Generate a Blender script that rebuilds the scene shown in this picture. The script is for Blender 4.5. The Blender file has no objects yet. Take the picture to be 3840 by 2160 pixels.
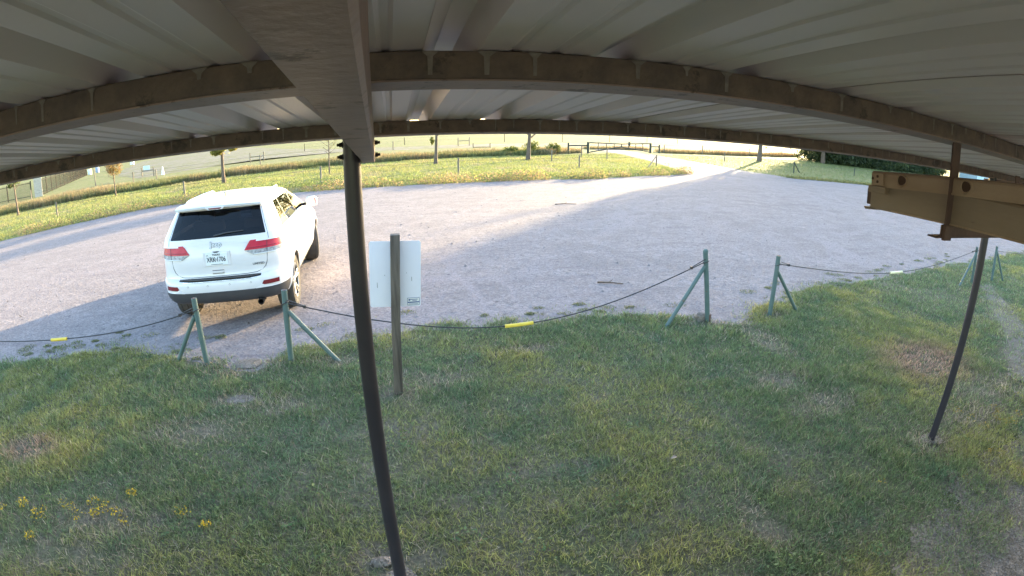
import bpy, bmesh, math, random
import numpy as np
from mathutils import Matrix, Vector

random.seed(7)
RNG = np.random.default_rng(11)
sc = bpy.context.scene
COL = sc.collection
R = math.radians

# ------------------------------------------------------------------ camera
CAM_H = 2.5
PITCH, ROLL, YAW = R(17.5), R(0.15), R(12.95)
cam_data = bpy.data.cameras.new('camera')
cam_data.type = 'PANO'
cam_data.panorama_type = 'FISHEYE_LENS_POLYNOMIAL'
cam_data.sensor_fit = 'HORIZONTAL'
cam_data.sensor_width = 36.0
cam_data.sensor_height = 20.25
cam_data.fisheye_fov = R(178)
cam_data.fisheye_polynomial_k0 = 0.0
cam_data.fisheye_polynomial_k1 = -0.9750 / 18.0
cam_data.fisheye_polynomial_k2 = 0.0
cam_data.fisheye_polynomial_k3 = 0.0
cam_data.fisheye_polynomial_k4 = 0.0
cam_data.clip_start = 0.01
cam_data.clip_end = 5000
cam = bpy.data.objects.new('camera', cam_data)
COL.objects.link(cam)


def cam_rows():
    c, s = math.cos(YAW), math.sin(YAW)
    Rz = np.array([[c, -s, 0], [s, c, 0], [0, 0, 1]])
    c, s = math.cos(PITCH), math.sin(PITCH)
    B = np.array([[1, 0, 0], [0, -s, -c], [0, c, -s]])
    c, s = math.cos(ROLL), math.sin(ROLL)
    Rr = np.array([[c, -s, 0], [s, c, 0], [0, 0, 1]])
    return Rr @ B @ Rz


_r = cam_rows()
cam.matrix_world = Matrix(((_r[0][0], -_r[1][0], -_r[2][0], 0),
                           (_r[0][1], -_r[1][1], -_r[2][1], 0),
                           (_r[0][2], -_r[1][2], -_r[2][2], CAM_H),
                           (0, 0, 0, 1)))
sc.camera = cam

# ------------------------------------------------------------------ light
SUN_AZ, SUN_EL = R(44.5), R(7.5)          # azimuth from +Y towards +X
world = bpy.data.worlds.new('World')
sc.world = world
world.use_nodes = True
wn = world.node_tree
sky = wn.nodes.new('ShaderNodeTexSky')
sky.sky_type = 'NISHITA'
sky.sun_disc = False
sky.sun_elevation = SUN_EL
sky.sun_rotation = SUN_AZ
sky.altitude = 150
sky.air_density = 1.0
sky.dust_density = 1.2
sky.ozone_density = 1.6
bg = wn.nodes['Background']
bg.inputs['Strength'].default_value = 0.15
wn.links.new(sky.outputs['Color'], bg.inputs['Color'])
sun_data = bpy.data.lights.new('sun', 'SUN')
sun_data.energy = 3.3
sun_data.angle = R(0.53)
sun_data.color = (1.0, 0.79, 0.44)
sun = bpy.data.objects.new('sun', sun_data)
COL.objects.link(sun)
sd = Vector((math.sin(SUN_AZ) * math.cos(SUN_EL), math.cos(SUN_AZ) * math.cos(SUN_EL), math.sin(SUN_EL)))
sun.rotation_euler = sd.to_track_quat('Z', 'Y').to_euler()
sun.location = (30, 30, 30)
vs = sc.view_settings
vs.view_transform = 'Standard'
vs.look = 'None'
vs.exposure = 3.2
vs.gamma = 1.0
vs.use_curve_mapping = False
sc.cycles.max_bounces = 8
sc.cycles.diffuse_bounces = 4
sc.cycles.transparent_max_bounces = 16
sc.cycles.use_denoising = True


# ------------------------------------------------------------------ helpers
def tag(o, label=None, cat=None, group=None, kind=None):
    if label:
        o['label'] = label
    if cat:
        o['category'] = cat
    if group:
        o['group'] = group
    if kind:
        o['kind'] = kind
    return o


def empty(name, loc=(0, 0, 0), rz=0.0, label=None, cat=None, group=None):
    o = bpy.data.objects.new(name, None)
    COL.objects.link(o)
    o.location = loc
    o.rotation_euler = (0, 0, rz)
    o.empty_display_size = 0.2
    return tag(o, label, cat, group)


def link(name, me, parent=None, mats=None, smooth=None):
    if mats is not None:
        for m in (mats if isinstance(mats, (list, tuple)) else [mats]):
            me.materials.append(m)
    if smooth is not None:
        me.polygons.foreach_set('use_smooth', np.ones(len(me.polygons), bool))
        if smooth < 179:
            me.set_sharp_from_angle(angle=R(smooth))
    o = bpy.data.objects.new(name, me)
    COL.objects.link(o)
    if parent:
        o.parent = parent
    return o


def copy_to(o, parent, loc=None):
    c = o.copy()
    COL.objects.link(c)
    c.parent = parent
    if loc is not None:
        c.location = loc
    return c


def basis(d):
    d = Vector(d).normalized()
    a = Vector((0, 0, 1)) if abs(d.z) < 0.9 else Vector((1, 0, 0))
    u = d.cross(a).normalized()
    return u, d.cross(u).normalized()


class MB:
    def __init__(self):
        self.v, self.f, self.m = [], [], []

    def add(self, vs_, fs, mi=0):
        o = len(self.v)
        self.v += [tuple(p) for p in vs_]
        self.f += [tuple(i + o for i in f) for f in fs]
        self.m += [mi] * len(fs)
        return self

    def box(self, c, s, rot=None, mi=0):
        pts = []
        for z in (-.5, .5):
            for x, y in ((-.5, -.5), (.5, -.5), (.5, .5), (-.5, .5)):
                p = Vector((x * s[0], y * s[1], z * s[2]))
                if rot is not None:
                    p = rot @ p
                pts.append(p + Vector(c))
        return self.add(pts, [(3, 2, 1, 0), (4, 5, 6, 7), (0, 1, 5, 4), (1, 2, 6, 5), (2, 3, 7, 6), (3, 0, 4, 7)], mi)

    def bar(self, p0, p1, w, h, up=(0, 0, 1), mi=0):
        p0, p1 = Vector(p0), Vector(p1)
        d = (p1 - p0).normalized()
        side = d.cross(Vector(up)).normalized()
        u = side.cross(d).normalized()
        pts = []
        for p in (p0, p1):
            for a, b in ((-.5, -.5), (.5, -.5), (.5, .5), (-.5, .5)):
                pts.append(p + side * (a * w) + u * (b * h))
        return self.add(pts, [(0, 1, 2, 3), (7, 6, 5, 4), (4, 5, 1, 0), (5, 6, 2, 1), (6, 7, 3, 2), (7, 4, 0, 3)], mi)

    def tube(self, pts, rad, n=10, caps=True, mi=0):
        pts = [Vector(p) for p in pts]
        if not isinstance(rad, (list, tuple, np.ndarray)):
            rad = [rad] * len(pts)
        vs_, fs = [], []
        u = None
        for i, p in enumerate(pts):
            d = (pts[min(i + 1, len(pts) - 1)] - pts[max(i - 1, 0)]).normalized()
            if u is None:
                u, w = basis(d)
            else:
                u = (u - d * u.dot(d)).normalized()
                w = d.cross(u)
            for k in range(n):
                a = 2 * math.pi * k / n
                vs_.append(p + (u * math.cos(a) + w * math.sin(a)) * rad[i])
        for i in range(len(pts) - 1):
            for k in range(n):
                k2 = (k + 1) % n
                fs.append((i * n + k, i * n + k2, (i + 1) * n + k2, (i + 1) * n + k))
        if caps:
            fs.append(tuple(range(n - 1, -1, -1)))
            fs.append(tuple((len(pts) - 1) * n + k for k in range(n)))
        return self.add(vs_, fs, mi)

    def lathe(self, prof, n=24, c=(0, 0, 0), axis='Z', mi=0, closed=False):
        vs_, fs = [], []
        for r_, h in prof:
            for k in range(n):
                a = 2 * math.pi * k / n
                x, y = r_ * math.cos(a), r_ * math.sin(a)
                p = (x, y, h) if axis == 'Z' else ((h, x, y) if axis == 'X' else (y, h, x))
                vs_.append((p[0] + c[0], p[1] + c[1], p[2] + c[2]))
        m = len(prof)
        for i in range(m if closed else m - 1):
            for k in range(n):
                k2 = (k + 1) % n
                j = (i + 1) % m
                fs.append((i * n + k, i * n + k2, j * n + k2, j * n + k))
        if not closed:
            fs.append(tuple(range(n - 1, -1, -1)))
            fs.append(tuple((m - 1) * n + k for k in range(n)))
        return self.add(vs_, fs, mi)

    def prism(self, poly, p, ex, ey, ez, t, mi=0):
        """outline poly in (ex, ey) at p, extruded by t along ez"""
        p, ex, ey, ez = Vector(p), Vector(ex), Vector(ey), Vector(ez)
        n = len(poly)
        vs_ = [p + ex * a + ey * b for a, b in poly] + [p + ex * a + ey * b + ez * t for a, b in poly]
        fs = [tuple(range(n - 1, -1, -1)), tuple(range(n, 2 * n))]
        fs += [(i, (i + 1) % n, n + (i + 1) % n, n + i) for i in range(n)]
        return self.add(vs_, fs, mi)

    def mesh(self, name):
        me = bpy.data.meshes.new(name)
        me.from_pydata(self.v, [], self.f)
        if any(self.m):
            me.polygons.foreach_set('material_index', self.m)
        bm = bmesh.new()
        bm.from_mesh(me)
        bmesh.ops.recalc_face_normals(bm, faces=bm.faces)
        bm.to_mesh(me)
        bm.free()
        me.update()
        return me

    def build(self, name, mats, parent=None, smooth=None, bevel=0):
        o = link(name, self.mesh(name), parent, mats, smooth)
        if bevel:
            b = o.modifiers.new('bevel', 'BEVEL')
            b.width = bevel
            b.segments = 2
            b.limit_method = 'ANGLE'
            b.angle_limit = R(40)
        return o


# value noise in numpy ------------------------------------------------
_perm = np.random.default_rng(5).random((256, 256))


def vnoise(x, y):
    x, y = np.asarray(x, float), np.asarray(y, float)
    xi, yi = np.floor(x).astype(int), np.floor(y).astype(int)
    fx, fy = x - xi, y - yi
    fx, fy = fx * fx * (3 - 2 * fx), fy * fy * (3 - 2 * fy)
    a = _perm[xi % 256, yi % 256]
    b = _perm[(xi + 1) % 256, yi % 256]
    c = _perm[xi % 256, (yi + 1) % 256]
    d = _perm[(xi + 1) % 256, (yi + 1) % 256]
    return (a * (1 - fx) + b * fx) * (1 - fy) + (c * (1 - fx) + d * fx) * fy


def fbm(x, y, o=3):
    t, a, s = 0, 0.5, 0
    for k in range(o):
        t = t + a * vnoise(x * 2 ** k + 17.3 * k, y * 2 ** k + 5.1 * k)
        s += a
        a *= 0.5
    return t / s


# ------------------------------------------------------------------ materials
def nodes_of(m):
    m.use_nodes = True
    nt = m.node_tree
    return nt, nt.nodes, nt.links, nt.nodes['Principled BSDF']


def mat(name, base, rough=0.6, metal=0.0, var=None, vscale=3.0, bump=0.0, bscale=30.0, coat=0.0, spec=0.5, stretch=(1, 1, 1), detail=6, spots=None):
    """principled with a noise mix between base and var, and noise bump"""
    m = bpy.data.materials.new(name)
    nt, N, L, P = nodes_of(m)
    P.inputs['Base Color'].default_value = (*base, 1)
    P.inputs['Roughness'].default_value = rough
    P.inputs['Metallic'].default_value = metal
    P.inputs['Coat Weight'].default_value = coat
    P.inputs['Specular IOR Level'].default_value = spec
    tc = N.new('ShaderNodeTexCoord')
    mp = N.new('ShaderNodeMapping')
    mp.inputs['Scale'].default_value = stretch
    L.new(tc.outputs['Object'], mp.inputs['Vector'])
    if var is not None:
        n = N.new('ShaderNodeTexNoise')
        n.inputs['Scale'].default_value = vscale
        n.inputs['Detail'].default_value = detail
        n.inputs['Roughness'].default_value = 0.65
        L.new(mp.outputs[0], n.inputs['Vector'])
        r_ = N.new('ShaderNodeValToRGB')
        r_.color_ramp.elements[0].position = 0.35
        r_.color_ramp.elements[1].position = 0.65
        r_.color_ramp.elements[0].color = (*base, 1)
        r_.color_ramp.elements[1].color = (*var, 1)
        L.new(n.outputs['Fac'], r_.inputs[0])
        L.new(r_.outputs[0], P.inputs['Base Color'])
    if spots:
        # worn spots: colour, noise scale, threshold
        n4 = N.new('ShaderNodeTexNoise')
        n4.inputs['Scale'].default_value = spots[1]
        n4.inputs['Detail'].default_value = 8
        n4.inputs['Roughness'].default_value = 0.7
        L.new(mp.outputs[0], n4.inputs['Vector'])
        r4 = N.new('ShaderNodeValToRGB')
        r4.color_ramp.elements[0].position = spots[2]
        r4.color_ramp.elements[1].position = spots[2] + .06
        L.new(n4.outputs['Fac'], r4.inputs[0])
        m4 = N.new('ShaderNodeMixRGB')
        m4.inputs[2].default_value = (*spots[0], 1)
        if var is not None:
            L.new(r_.outputs[0], m4.inputs[1])
        else:
            m4.inputs[1].default_value = (*base, 1)
        L.new(r4.outputs[0], m4.inputs[0])
        L.new(m4.outputs[0], P.inputs['Base Color'])
    if bump:
        n2 = N.new('ShaderNodeTexNoise')
        n2.inputs['Scale'].default_value = bscale
        n2.inputs['Detail'].default_value = 5
        L.new(mp.outputs[0], n2.inputs['Vector'])
        b = N.new('ShaderNodeBump')
        b.inputs['Strength'].default_value = bump
        b.inputs['Distance'].default_value = 0.01
        L.new(n2.outputs['Fac'], b.inputs['Height'])
        L.new(b.outputs[0], P.inputs['Normal'])
    return m


def foliage_mat(name, transl=0.45, rough=0.6):
    """leaf and blade material, own colour of each leaf in the attribute Col"""
    m = bpy.data.materials.new(name)
    m.use_nodes = True
    nt = m.node_tree
    N, L = nt.nodes, nt.links
    N.remove(N['Principled BSDF'])
    at = N.new('ShaderNodeAttribute')
    at.attribute_name = 'Col'
    df = N.new('ShaderNodeBsdfDiffuse')
    tr = N.new('ShaderNodeBsdfTranslucent')
    gl = N.new('ShaderNodeBsdfGlossy')
    gl.inputs['Roughness'].default_value = rough
    hs = N.new('ShaderNodeHueSaturation')
    hs.inputs['Hue'].default_value = 0.485
    hs.inputs['Value'].default_value = 1.25
    L.new(at.outputs['Color'], df.inputs['Color'])
    L.new(at.outputs['Color'], hs.inputs['Color'])
    L.new(hs.outputs[0], tr.inputs['Color'])
    mx = N.new('ShaderNodeMixShader')
    mx.inputs[0].default_value = transl
    L.new(df.outputs[0], mx.inputs[1])
    L.new(tr.outputs[0], mx.inputs[2])
    mx2 = N.new('ShaderNodeMixShader')
    mx2.inputs[0].default_value = 0.03
    L.new(mx.outputs[0], mx2.inputs[1])
    L.new(gl.outputs[0], mx2.inputs[2])
    L.new(mx2.outputs[0], N['Material Output'].inputs['Surface'])
    return m


def ground_mat(name, cols, scales, bump=0.4, grain=60.0, rough=0.95, speck=None, stones=None, streak=None, tracks=None):
    """layered ground: cols[0] mixed with the others by noises of given scales"""
    m = bpy.data.materials.new(name)
    nt, N, L, P = nodes_of(m)
    P.inputs['Roughness'].default_value = rough
    P.inputs['Specular IOR Level'].default_value = 0.15
    tc = N.new('ShaderNodeTexCoord')
    cur = None
    for i, c in enumerate(cols[1:]):
        n = N.new('ShaderNodeTexNoise')
        n.inputs['Scale'].default_value = scales[i]
        n.inputs['Detail'].default_value = 6
        n.inputs['Roughness'].default_value = 0.6
        n.inputs['Distortion'].default_value = 0.3
        L.new(tc.outputs['Object'], n.inputs['Vector'])
        rp = N.new('ShaderNodeValToRGB')
        rp.color_ramp.elements[0].position = 0.42
        rp.color_ramp.elements[1].position = 0.62
        L.new(n.outputs['Fac'], rp.inputs[0])
        mx = N.new('ShaderNodeMixRGB')
        if cur is None:
            mx.inputs[1].default_value = (*cols[0], 1)
        else:
            L.new(cur, mx.inputs[1])
        mx.inputs[2].default_value = (*c, 1)
        L.new(rp.outputs[0], mx.inputs[0])
        cur = mx.outputs[0]
    if streak:
        mp = N.new('ShaderNodeMapping')
        mp.inputs['Scale'].default_value = (0.35, 2.6, 1)
        mp.inputs['Rotation'].default_value = (0, 0, 0.25)
        L.new(tc.outputs['Object'], mp.inputs['Vector'])
        n = N.new('ShaderNodeTexNoise')
        n.inputs['Scale'].default_value = 1.1
        n.inputs['Detail'].default_value = 7
        n.inputs['Roughness'].default_value = 0.7
        n.inputs['Distortion'].default_value = 0.8
        L.new(mp.outputs[0], n.inputs['Vector'])
        rp = N.new('ShaderNodeValToRGB')
        rp.color_ramp.elements[0].position = 0.54
        rp.color_ramp.elements[1].position = 0.72
        L.new(n.outputs['Fac'], rp.inputs[0])
        mx = N.new('ShaderNodeMixRGB')
        mx.inputs[2].default_value = (*streak, 1)
        L.new(cur, mx.inputs[1])
        L.new(rp.outputs[0], mx.inputs[0])
        cur = mx.outputs[0]
    if tracks:
        # arcs left by turning cars: noise over the distance from the turning centres
        for cx_, cy_, sc_, lo in ((14.0, 6.0, 1.7, .52), (-14.0, 34.0, 1.3, .55)):
            sub = N.new('ShaderNodeVectorMath')
            sub.operation = 'DISTANCE'
            sub.inputs[1].default_value = (cx_, cy_, 0)
            L.new(tc.outputs['Object'], sub.inputs[0])
            wob = N.new('ShaderNodeTexNoise')
            wob.inputs['Scale'].default_value = .22
            L.new(tc.outputs['Object'], wob.inputs['Vector'])
            ad = N.new('ShaderNodeMath')
            ad.operation = 'MULTIPLY_ADD'
            ad.inputs[1].default_value = 6.0
            L.new(wob.outputs['Fac'], ad.inputs[0])
            L.new(sub.outputs['Value'], ad.inputs[2])
            n = N.new('ShaderNodeTexNoise')
            n.noise_dimensions = '1D'
            n.inputs['Scale'].default_value = sc_
            n.inputs['Detail'].default_value = 4
            L.new(ad.outputs[0], n.inputs['W'])
            msk = N.new('ShaderNodeTexNoise')
            msk.inputs['Scale'].default_value = .18
            msk.inputs['Detail'].default_value = 3
            L.new(tc.outputs['Object'], msk.inputs['Vector'])
            rp = N.new('ShaderNodeValToRGB')
            rp.color_ramp.elements[0].position = lo
            rp.color_ramp.elements[1].position = lo + .14
            L.new(n.outputs['Fac'], rp.inputs[0])
            rp2 = N.new('ShaderNodeValToRGB')
            rp2.color_ramp.elements[0].position = .42
            rp2.color_ramp.elements[1].position = .60
            L.new(msk.outputs['Fac'], rp2.inputs[0])
            ml = N.new('ShaderNodeMath')
            ml.operation = 'MULTIPLY'
            L.new(rp.outputs[0], ml.inputs[0])
            L.new(rp2.outputs[0], ml.inputs[1])
            mx = N.new('ShaderNodeMixRGB')
            mx.inputs[2].default_value = (*tracks, 1)
            L.new(cur, mx.inputs[1])
            L.new(ml.outputs[0], mx.inputs[0])
            cur = mx.outputs[0]
    vo = N.new('ShaderNodeTexVoronoi')
    vo.inputs['Scale'].default_value = grain
    L.new(tc.outputs['Object'], vo.inputs['Vector'])
    if stones:
        hs = N.new('ShaderNodeHueSaturation')
        sp = N.new('ShaderNodeSeparateColor')
        L.new(vo.outputs['Color'], sp.inputs[0])
        mr = N.new('ShaderNodeMapRange')
        mr.inputs['To Min'].default_value = 1 - stones
        mr.inputs['To Max'].default_value = 1 + stones
        L.new(sp.outputs[0], mr.inputs['Value'])
        L.new(mr.outputs[0], hs.inputs['Value'])
        L.new(cur, hs.inputs['Color'])
        cur = hs.outputs[0]
    if speck:
        n = N.new('ShaderNodeTexNoise')
        n.inputs['Scale'].default_value = speck[1]
        n.inputs['Detail'].default_value = 3
        L.new(tc.outputs['Object'], n.inputs['Vector'])
        rp = N.new('ShaderNodeValToRGB')
        rp.color_ramp.elements[0].position = 0.66
        rp.color_ramp.elements[1].position = 0.72
        L.new(n.outputs['Fac'], rp.inputs[0])
        mx = N.new('ShaderNodeMixRGB')
        mx.inputs[2].default_value = (*speck[0], 1)
        L.new(cur, mx.inputs[1])
        L.new(rp.outputs[0], mx.inputs[0])
        cur = mx.outputs[0]
    L.new(cur, P.inputs['Base Color'])
    n3 = N.new('ShaderNodeTexNoise')
    n3.inputs['Scale'].default_value = 9.0
    n3.inputs['Detail'].default_value = 8
    n3.inputs['Roughness'].default_value = 0.7
    L.new(tc.outputs['Object'], n3.inputs['Vector'])
    mul = N.new('ShaderNodeMath')
    mul.operation = 'MULTIPLY_ADD'
    mul.inputs[1].default_value = 0.35
    L.new(vo.outputs['Distance'], mul.inputs[0])
    L.new(n3.outputs['Fac'], mul.inputs[2])
    b = N.new('ShaderNodeBump')
    b.inputs['Strength'].default_value = bump
    b.inputs['Distance'].default_value = 0.03
    L.new(mul.outputs[0], b.inputs['Height'])
    L.new(b.outputs[0], P.inputs['Normal'])
    return m


def glass_mat(name, tint, rough=0.02):
    m = bpy.data.materials.new(name)
    m.use_nodes = True
    nt = m.node_tree
    N, L = nt.nodes, nt.links
    N.remove(N['Principled BSDF'])
    t = N.new('ShaderNodeBsdfTransparent')
    t.inputs['Color'].default_value = (*tint, 1)
    gl = N.new('ShaderNodeBsdfGlossy')
    gl.inputs['Roughness'].default_value = rough
    fr = N.new('ShaderNodeFresnel')
    fr.inputs['IOR'].default_value = 1.52
    mx = N.new('ShaderNodeMixShader')
    L.new(fr.outputs[0], mx.inputs[0])
    L.new(t.outputs[0], mx.inputs[1])
    L.new(gl.outputs[0], mx.inputs[2])
    L.new(mx.outputs[0], N['Material Output'].inputs['Surface'])
    return m


M = {}
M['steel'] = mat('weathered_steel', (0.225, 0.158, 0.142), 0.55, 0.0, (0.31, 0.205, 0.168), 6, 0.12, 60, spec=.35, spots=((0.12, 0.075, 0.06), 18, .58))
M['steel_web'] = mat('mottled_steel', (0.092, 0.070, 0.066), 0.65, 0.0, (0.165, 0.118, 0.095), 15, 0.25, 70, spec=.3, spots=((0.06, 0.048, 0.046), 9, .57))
M['stain'] = mat('pale_lime_stain', (0.225, 0.195, 0.18), 0.8, 0, (0.15, 0.125, 0.113), 40)
M['rust'] = mat('rusty_steel', (0.115, 0.065, 0.055), 0.8, 0.0, (0.08, 0.047, 0.042), 12, 0.3, 60)
M['roof'] = mat('galvalume_roof_sheet', (0.70, 0.595, 0.60), 0.42, 0.15, (0.74, 0.635, 0.64), 1.2, 0.02, 20, stretch=(1, .2, 1), spec=.5)
M['pole'] = mat('black_pole_paint', (0.022, 0.020, 0.032), 0.36, 0.0, (0.030, 0.026, 0.038), 5, 0.08, 50, spots=((0.20, 0.18, 0.18), 24, .70))
M['bolt'] = mat('dark_bolt_steel', (0.03, 0.026, 0.026), 0.5, 0.6)
M['green'] = mat('green_pipe_paint', (0.068, 0.115, 0.112), 0.5, 0.0, (0.10, 0.148, 0.145), 5, 0.1, 40, spots=((0.14, 0.085, 0.06), 7, .60))
M['greendark'] = mat('dark_green_gate_paint', (0.020, 0.034, 0.028), 0.6, 0.0, (0.03, 0.042, 0.034), 6)
M['cable'] = mat('steel_cable', (0.06, 0.055, 0.06), 0.5, 0.5)
M['yellow'] = mat('yellow_plastic_sleeve', (0.75, 0.50, 0.04), 0.45, 0.0, (0.82, 0.58, 0.08), 6)
M['palesleeve'] = mat('faded_yellow_sleeve', (0.80, 0.70, 0.38), 0.5, 0.0, (0.84, 0.76, 0.5), 6)
M['wood'] = mat('weathered_post_wood', (0.165, 0.135, 0.115), 0.9, 0.0, (0.045, 0.036, 0.032), 16, 0.9, 30, stretch=(1, 1, .07))
M['woodgrey'] = mat('grey_fence_wood', (0.22, 0.19, 0.15), 0.9, 0.0, (0.14, 0.115, 0.09), 10, 0.6, 30, stretch=(1, 1, .1))
M['signback'] = mat('bare_aluminium_sign_back', (0.80, 0.78, 0.87), 0.5, 0.0, (0.76, 0.74, 0.83), 2)
M['sticker'] = mat('white_sticker', (0.80, 0.80, 0.80), 0.5)
M['blueprint'] = mat('blue_print', (0.05, 0.09, 0.27), 0.5)
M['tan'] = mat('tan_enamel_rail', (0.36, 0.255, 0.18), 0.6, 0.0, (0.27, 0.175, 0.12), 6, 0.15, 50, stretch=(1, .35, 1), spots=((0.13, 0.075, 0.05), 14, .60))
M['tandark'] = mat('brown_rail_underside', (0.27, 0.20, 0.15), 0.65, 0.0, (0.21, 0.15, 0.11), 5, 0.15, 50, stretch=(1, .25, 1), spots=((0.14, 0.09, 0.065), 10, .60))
M['hole'] = mat('rust_inside_hole', (0.06, 0.03, 0.02), 0.9)
M['bark'] = mat('tree_bark', (0.17, 0.125, 0.10), 0.95, 0.0, (0.09, 0.065, 0.05), 14, 1.0, 25, stretch=(1, 1, .3))
M['leaf'] = foliage_mat('tree_leaf', 0.42)
M['grass'] = foliage_mat('grass_blade', 0.38)
M['lawngrass'] = foliage_mat('lawn_grass_blade', 0.30)
M['stone'] = mat('pale_limestone', (0.50, 0.47, 0.42), 0.9, 0.0, (0.38, 0.35, 0.31), 6, 0.6, 20)
M['iron'] = mat('black_iron', (0.035, 0.033, 0.03), 0.9, 0.0, spec=.1)
M['white'] = mat('white_plastic', (0.75, 0.75, 0.74), 0.5)
M['bluebarrel'] = mat('blue_grey_barrel', (0.28, 0.34, 0.48), 0.5)
M['panelblue'] = mat('pale_blue_board', (0.50, 0.60, 0.66), 0.6)
M['shed'] = mat('pale_blue_shed_metal', (0.50, 0.62, 0.70), 0.5, 0.0, (0.44, 0.56, 0.64), 2)
M['shedroof'] = mat('dark_shed_roof', (0.10, 0.10, 0.12), 0.6, 0.2)
M['gravel'] = ground_mat('limestone_gravel', [(0.275, 0.231, 0.228), (0.228, 0.191, 0.188), (0.315, 0.266, 0.26), (0.243, 0.204, 0.20)], [0.35, 1.3, 6.0], 0.6, 38.0, speck=((0.15, 0.125, 0.128), 7.5), stones=0.2, streak=(0.200, 0.164, 0.170), tracks=(0.292, 0.244, 0.244))
M['gravelfine'] = ground_mat('grey_yard_gravel', [(0.215, 0.175, 0.150), (0.155, 0.126, 0.102), (0.25, 0.208, 0.182)], [1.2, 5.0], 0.9, 60.0, stones=0.4)
M['farlot'] = ground_mat('far_lot_gravel', [(0.22, 0.185, 0.175), (0.17, 0.16, 0.07), (0.24, 0.205, 0.195), (0.15, 0.15, 0.06)], [0.10, 0.3, 0.8], 0.8, 12.0, stones=0.2)
M['soil'] = ground_mat('lawn_soil', [(0.125, 0.120, 0.075), (0.105, 0.118, 0.060), (0.165, 0.14, 0.105)], [1.5, 4.0], 0.6, 50.0, stones=0.25)
M['dirt'] = ground_mat('pale_dirt', [(0.20, 0.165, 0.14), (0.15, 0.125, 0.10), (0.23, 0.195, 0.17)], [1.5, 6.0], 0.6, 50.0, stones=0.2)
M['field'] = ground_mat('field_grass', [(0.165, 0.18, 0.055), (0.21, 0.20, 0.08), (0.135, 0.165, 0.045), (0.24, 0.205, 0.11)], [0.06, 0.35, 1.6], 1.0, 12.0, stones=0.2)

# ------------------------------------------------------------------ the ground
NEAR = np.array([(-40, 5.3), (-12, 5.6), (-6.04, 5.74), (-5.31, 5.92), (-3.98, 6.15), (-2.91, 5.77), (-2.3, 5.62), (-1.97, 5.42), (-1.73, 5.37),
                 (-1.42, 5.77), (-0.66, 6.1), (-0.05, 6.25), (1.31, 6.12), (2.06, 6.26), (3.2, 6.15), (4.04, 5.75), (4.4, 5.45), (4.75, 5.55),
                 (5.42, 5.97), (7.18, 6.6), (9.19, 6.75), (11.65, 6.95), (15.66, 7.3), (24, 8.6), (60, 10)])
FAR = np.array([(-60, -12), (-40, 2), (-26, 11.8), (-17.3, 18.4), (-14.25, 20.8), (-11.06, 23.0), (-3.4, 23.4), (0.18, 23.4), (5.71, 23.9), (9.95, 24.5),
                (16.29, 27.4), (18.4, 28.8)])
FAR_R = np.array([(25.9, 33.0), (27.18, 28.6), (35.16, 27.7), (46, 26.0), (60, 22.5)])


def ynear(x):
    return np.interp(x, NEAR[:, 0], NEAR[:, 1])


def yfar(x):
    x = np.asarray(x, float)
    l = np.interp(x, FAR[:, 0], FAR[:, 1])
    rr = np.interp(x, FAR_R[1:, 0], FAR_R[1:, 1])
    return np.where(x < 18.4, l, rr)


def sheet(name, poly, z, m, cuts=0, label=None):
    bm = bmesh.new()
    vs_ = [bm.verts.new((p[0], p[1], z)) for p in poly]
    f = bm.faces.new(vs_)
    bmesh.ops.triangulate(bm, faces=[f])
    bmesh.ops.recalc_face_normals(bm, faces=bm.faces)
    if sum(f.normal.z for f in bm.faces) < 0:
        bmesh.ops.reverse_faces(bm, faces=bm.faces)
    me = bpy.data.meshes.new(name)
    bm.to_mesh(me)
    bm.free()
    o = link(name, me, None, m)
    o['kind'] = 'structure'
    return o


def ragged(line, step, amp, sc_=1.0, seed=0.0):
    """resample a polyline finely and push it sideways by noise"""
    line = np.array(line, float)
    seg = np.hypot(*np.diff(line, axis=0).T)
    s = np.r_[0, np.cumsum(seg)]
    t = np.arange(0, s[-1], step)
    x, y = np.interp(t, s, line[:, 0]), np.interp(t, s, line[:, 1])
    n = (fbm(x * sc_ + seed, y * sc_ + seed * 2, 3) - 0.5) * 2 * amp
    dx, dy = np.gradient(x), np.gradient(y)
    l = np.hypot(dx, dy)
    return np.c_[x - dy / l * n, y + dx / l * n].tolist()


G = 900.0
me = bpy.data.meshes.new('ground')
me.from_pydata([(-G, -G, 0), (G, -G, 0), (G, G, 0), (-G, G, 0)], [], [(0, 1, 2, 3)])
ground = link('ground', me, None, M['field'])
ground['kind'] = 'structure'

# parking lot, reaching under the lawn
lot_far = ragged(FAR, 0.35, 0.35, 0.9)
lot_r = ragged(FAR_R[1:], 0.35, 0.3, 0.9, 3)
sheet('gravel_lot', [(-60, -14)] + lot_far + [(22, 31.2)] + lot_r + [(60, -14)], 0.005, M['gravel'])
# driveway from the lot through the gate to the road
dl = ragged([(17.6, 28.0), (19.0, 32.5), (20.6, 38.5), (22.2, 46), (23.2, 54), (24.5, 67)], 0.4, 0.3, 0.8, 5)
dr = ragged([(28.5, 68), (27.6, 57), (27.2, 48), (26.4, 40), (25.9, 33), (27.4, 28.2)], 0.4, 0.3, 0.8, 8)
sheet('driveway', dl + dr + [(22, 27.5)], 0.010, M['gravel'])
# public road far behind, and the pale open lot on the left of it
rl = ragged([(-27, 52), (-21, 58), (-17, 66), (-8, 68), (3, 65), (15, 66.5), (23, 64), (40, 66), (70, 76), (115, 92)], 1.0, 0.6, 0.3, 2)
rt = ragged([(125, 118), (80, 97), (50, 88), (30, 84), (17, 80), (3, 77), (-8, 82), (-22, 110), (-45, 170), (-70, 215), (-85, 168), (-55, 100), (-38, 66)], 1.0, 0.8, 0.3, 6)
sheet('far_road', rl + rt, 0.006, M['farlot'])
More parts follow.
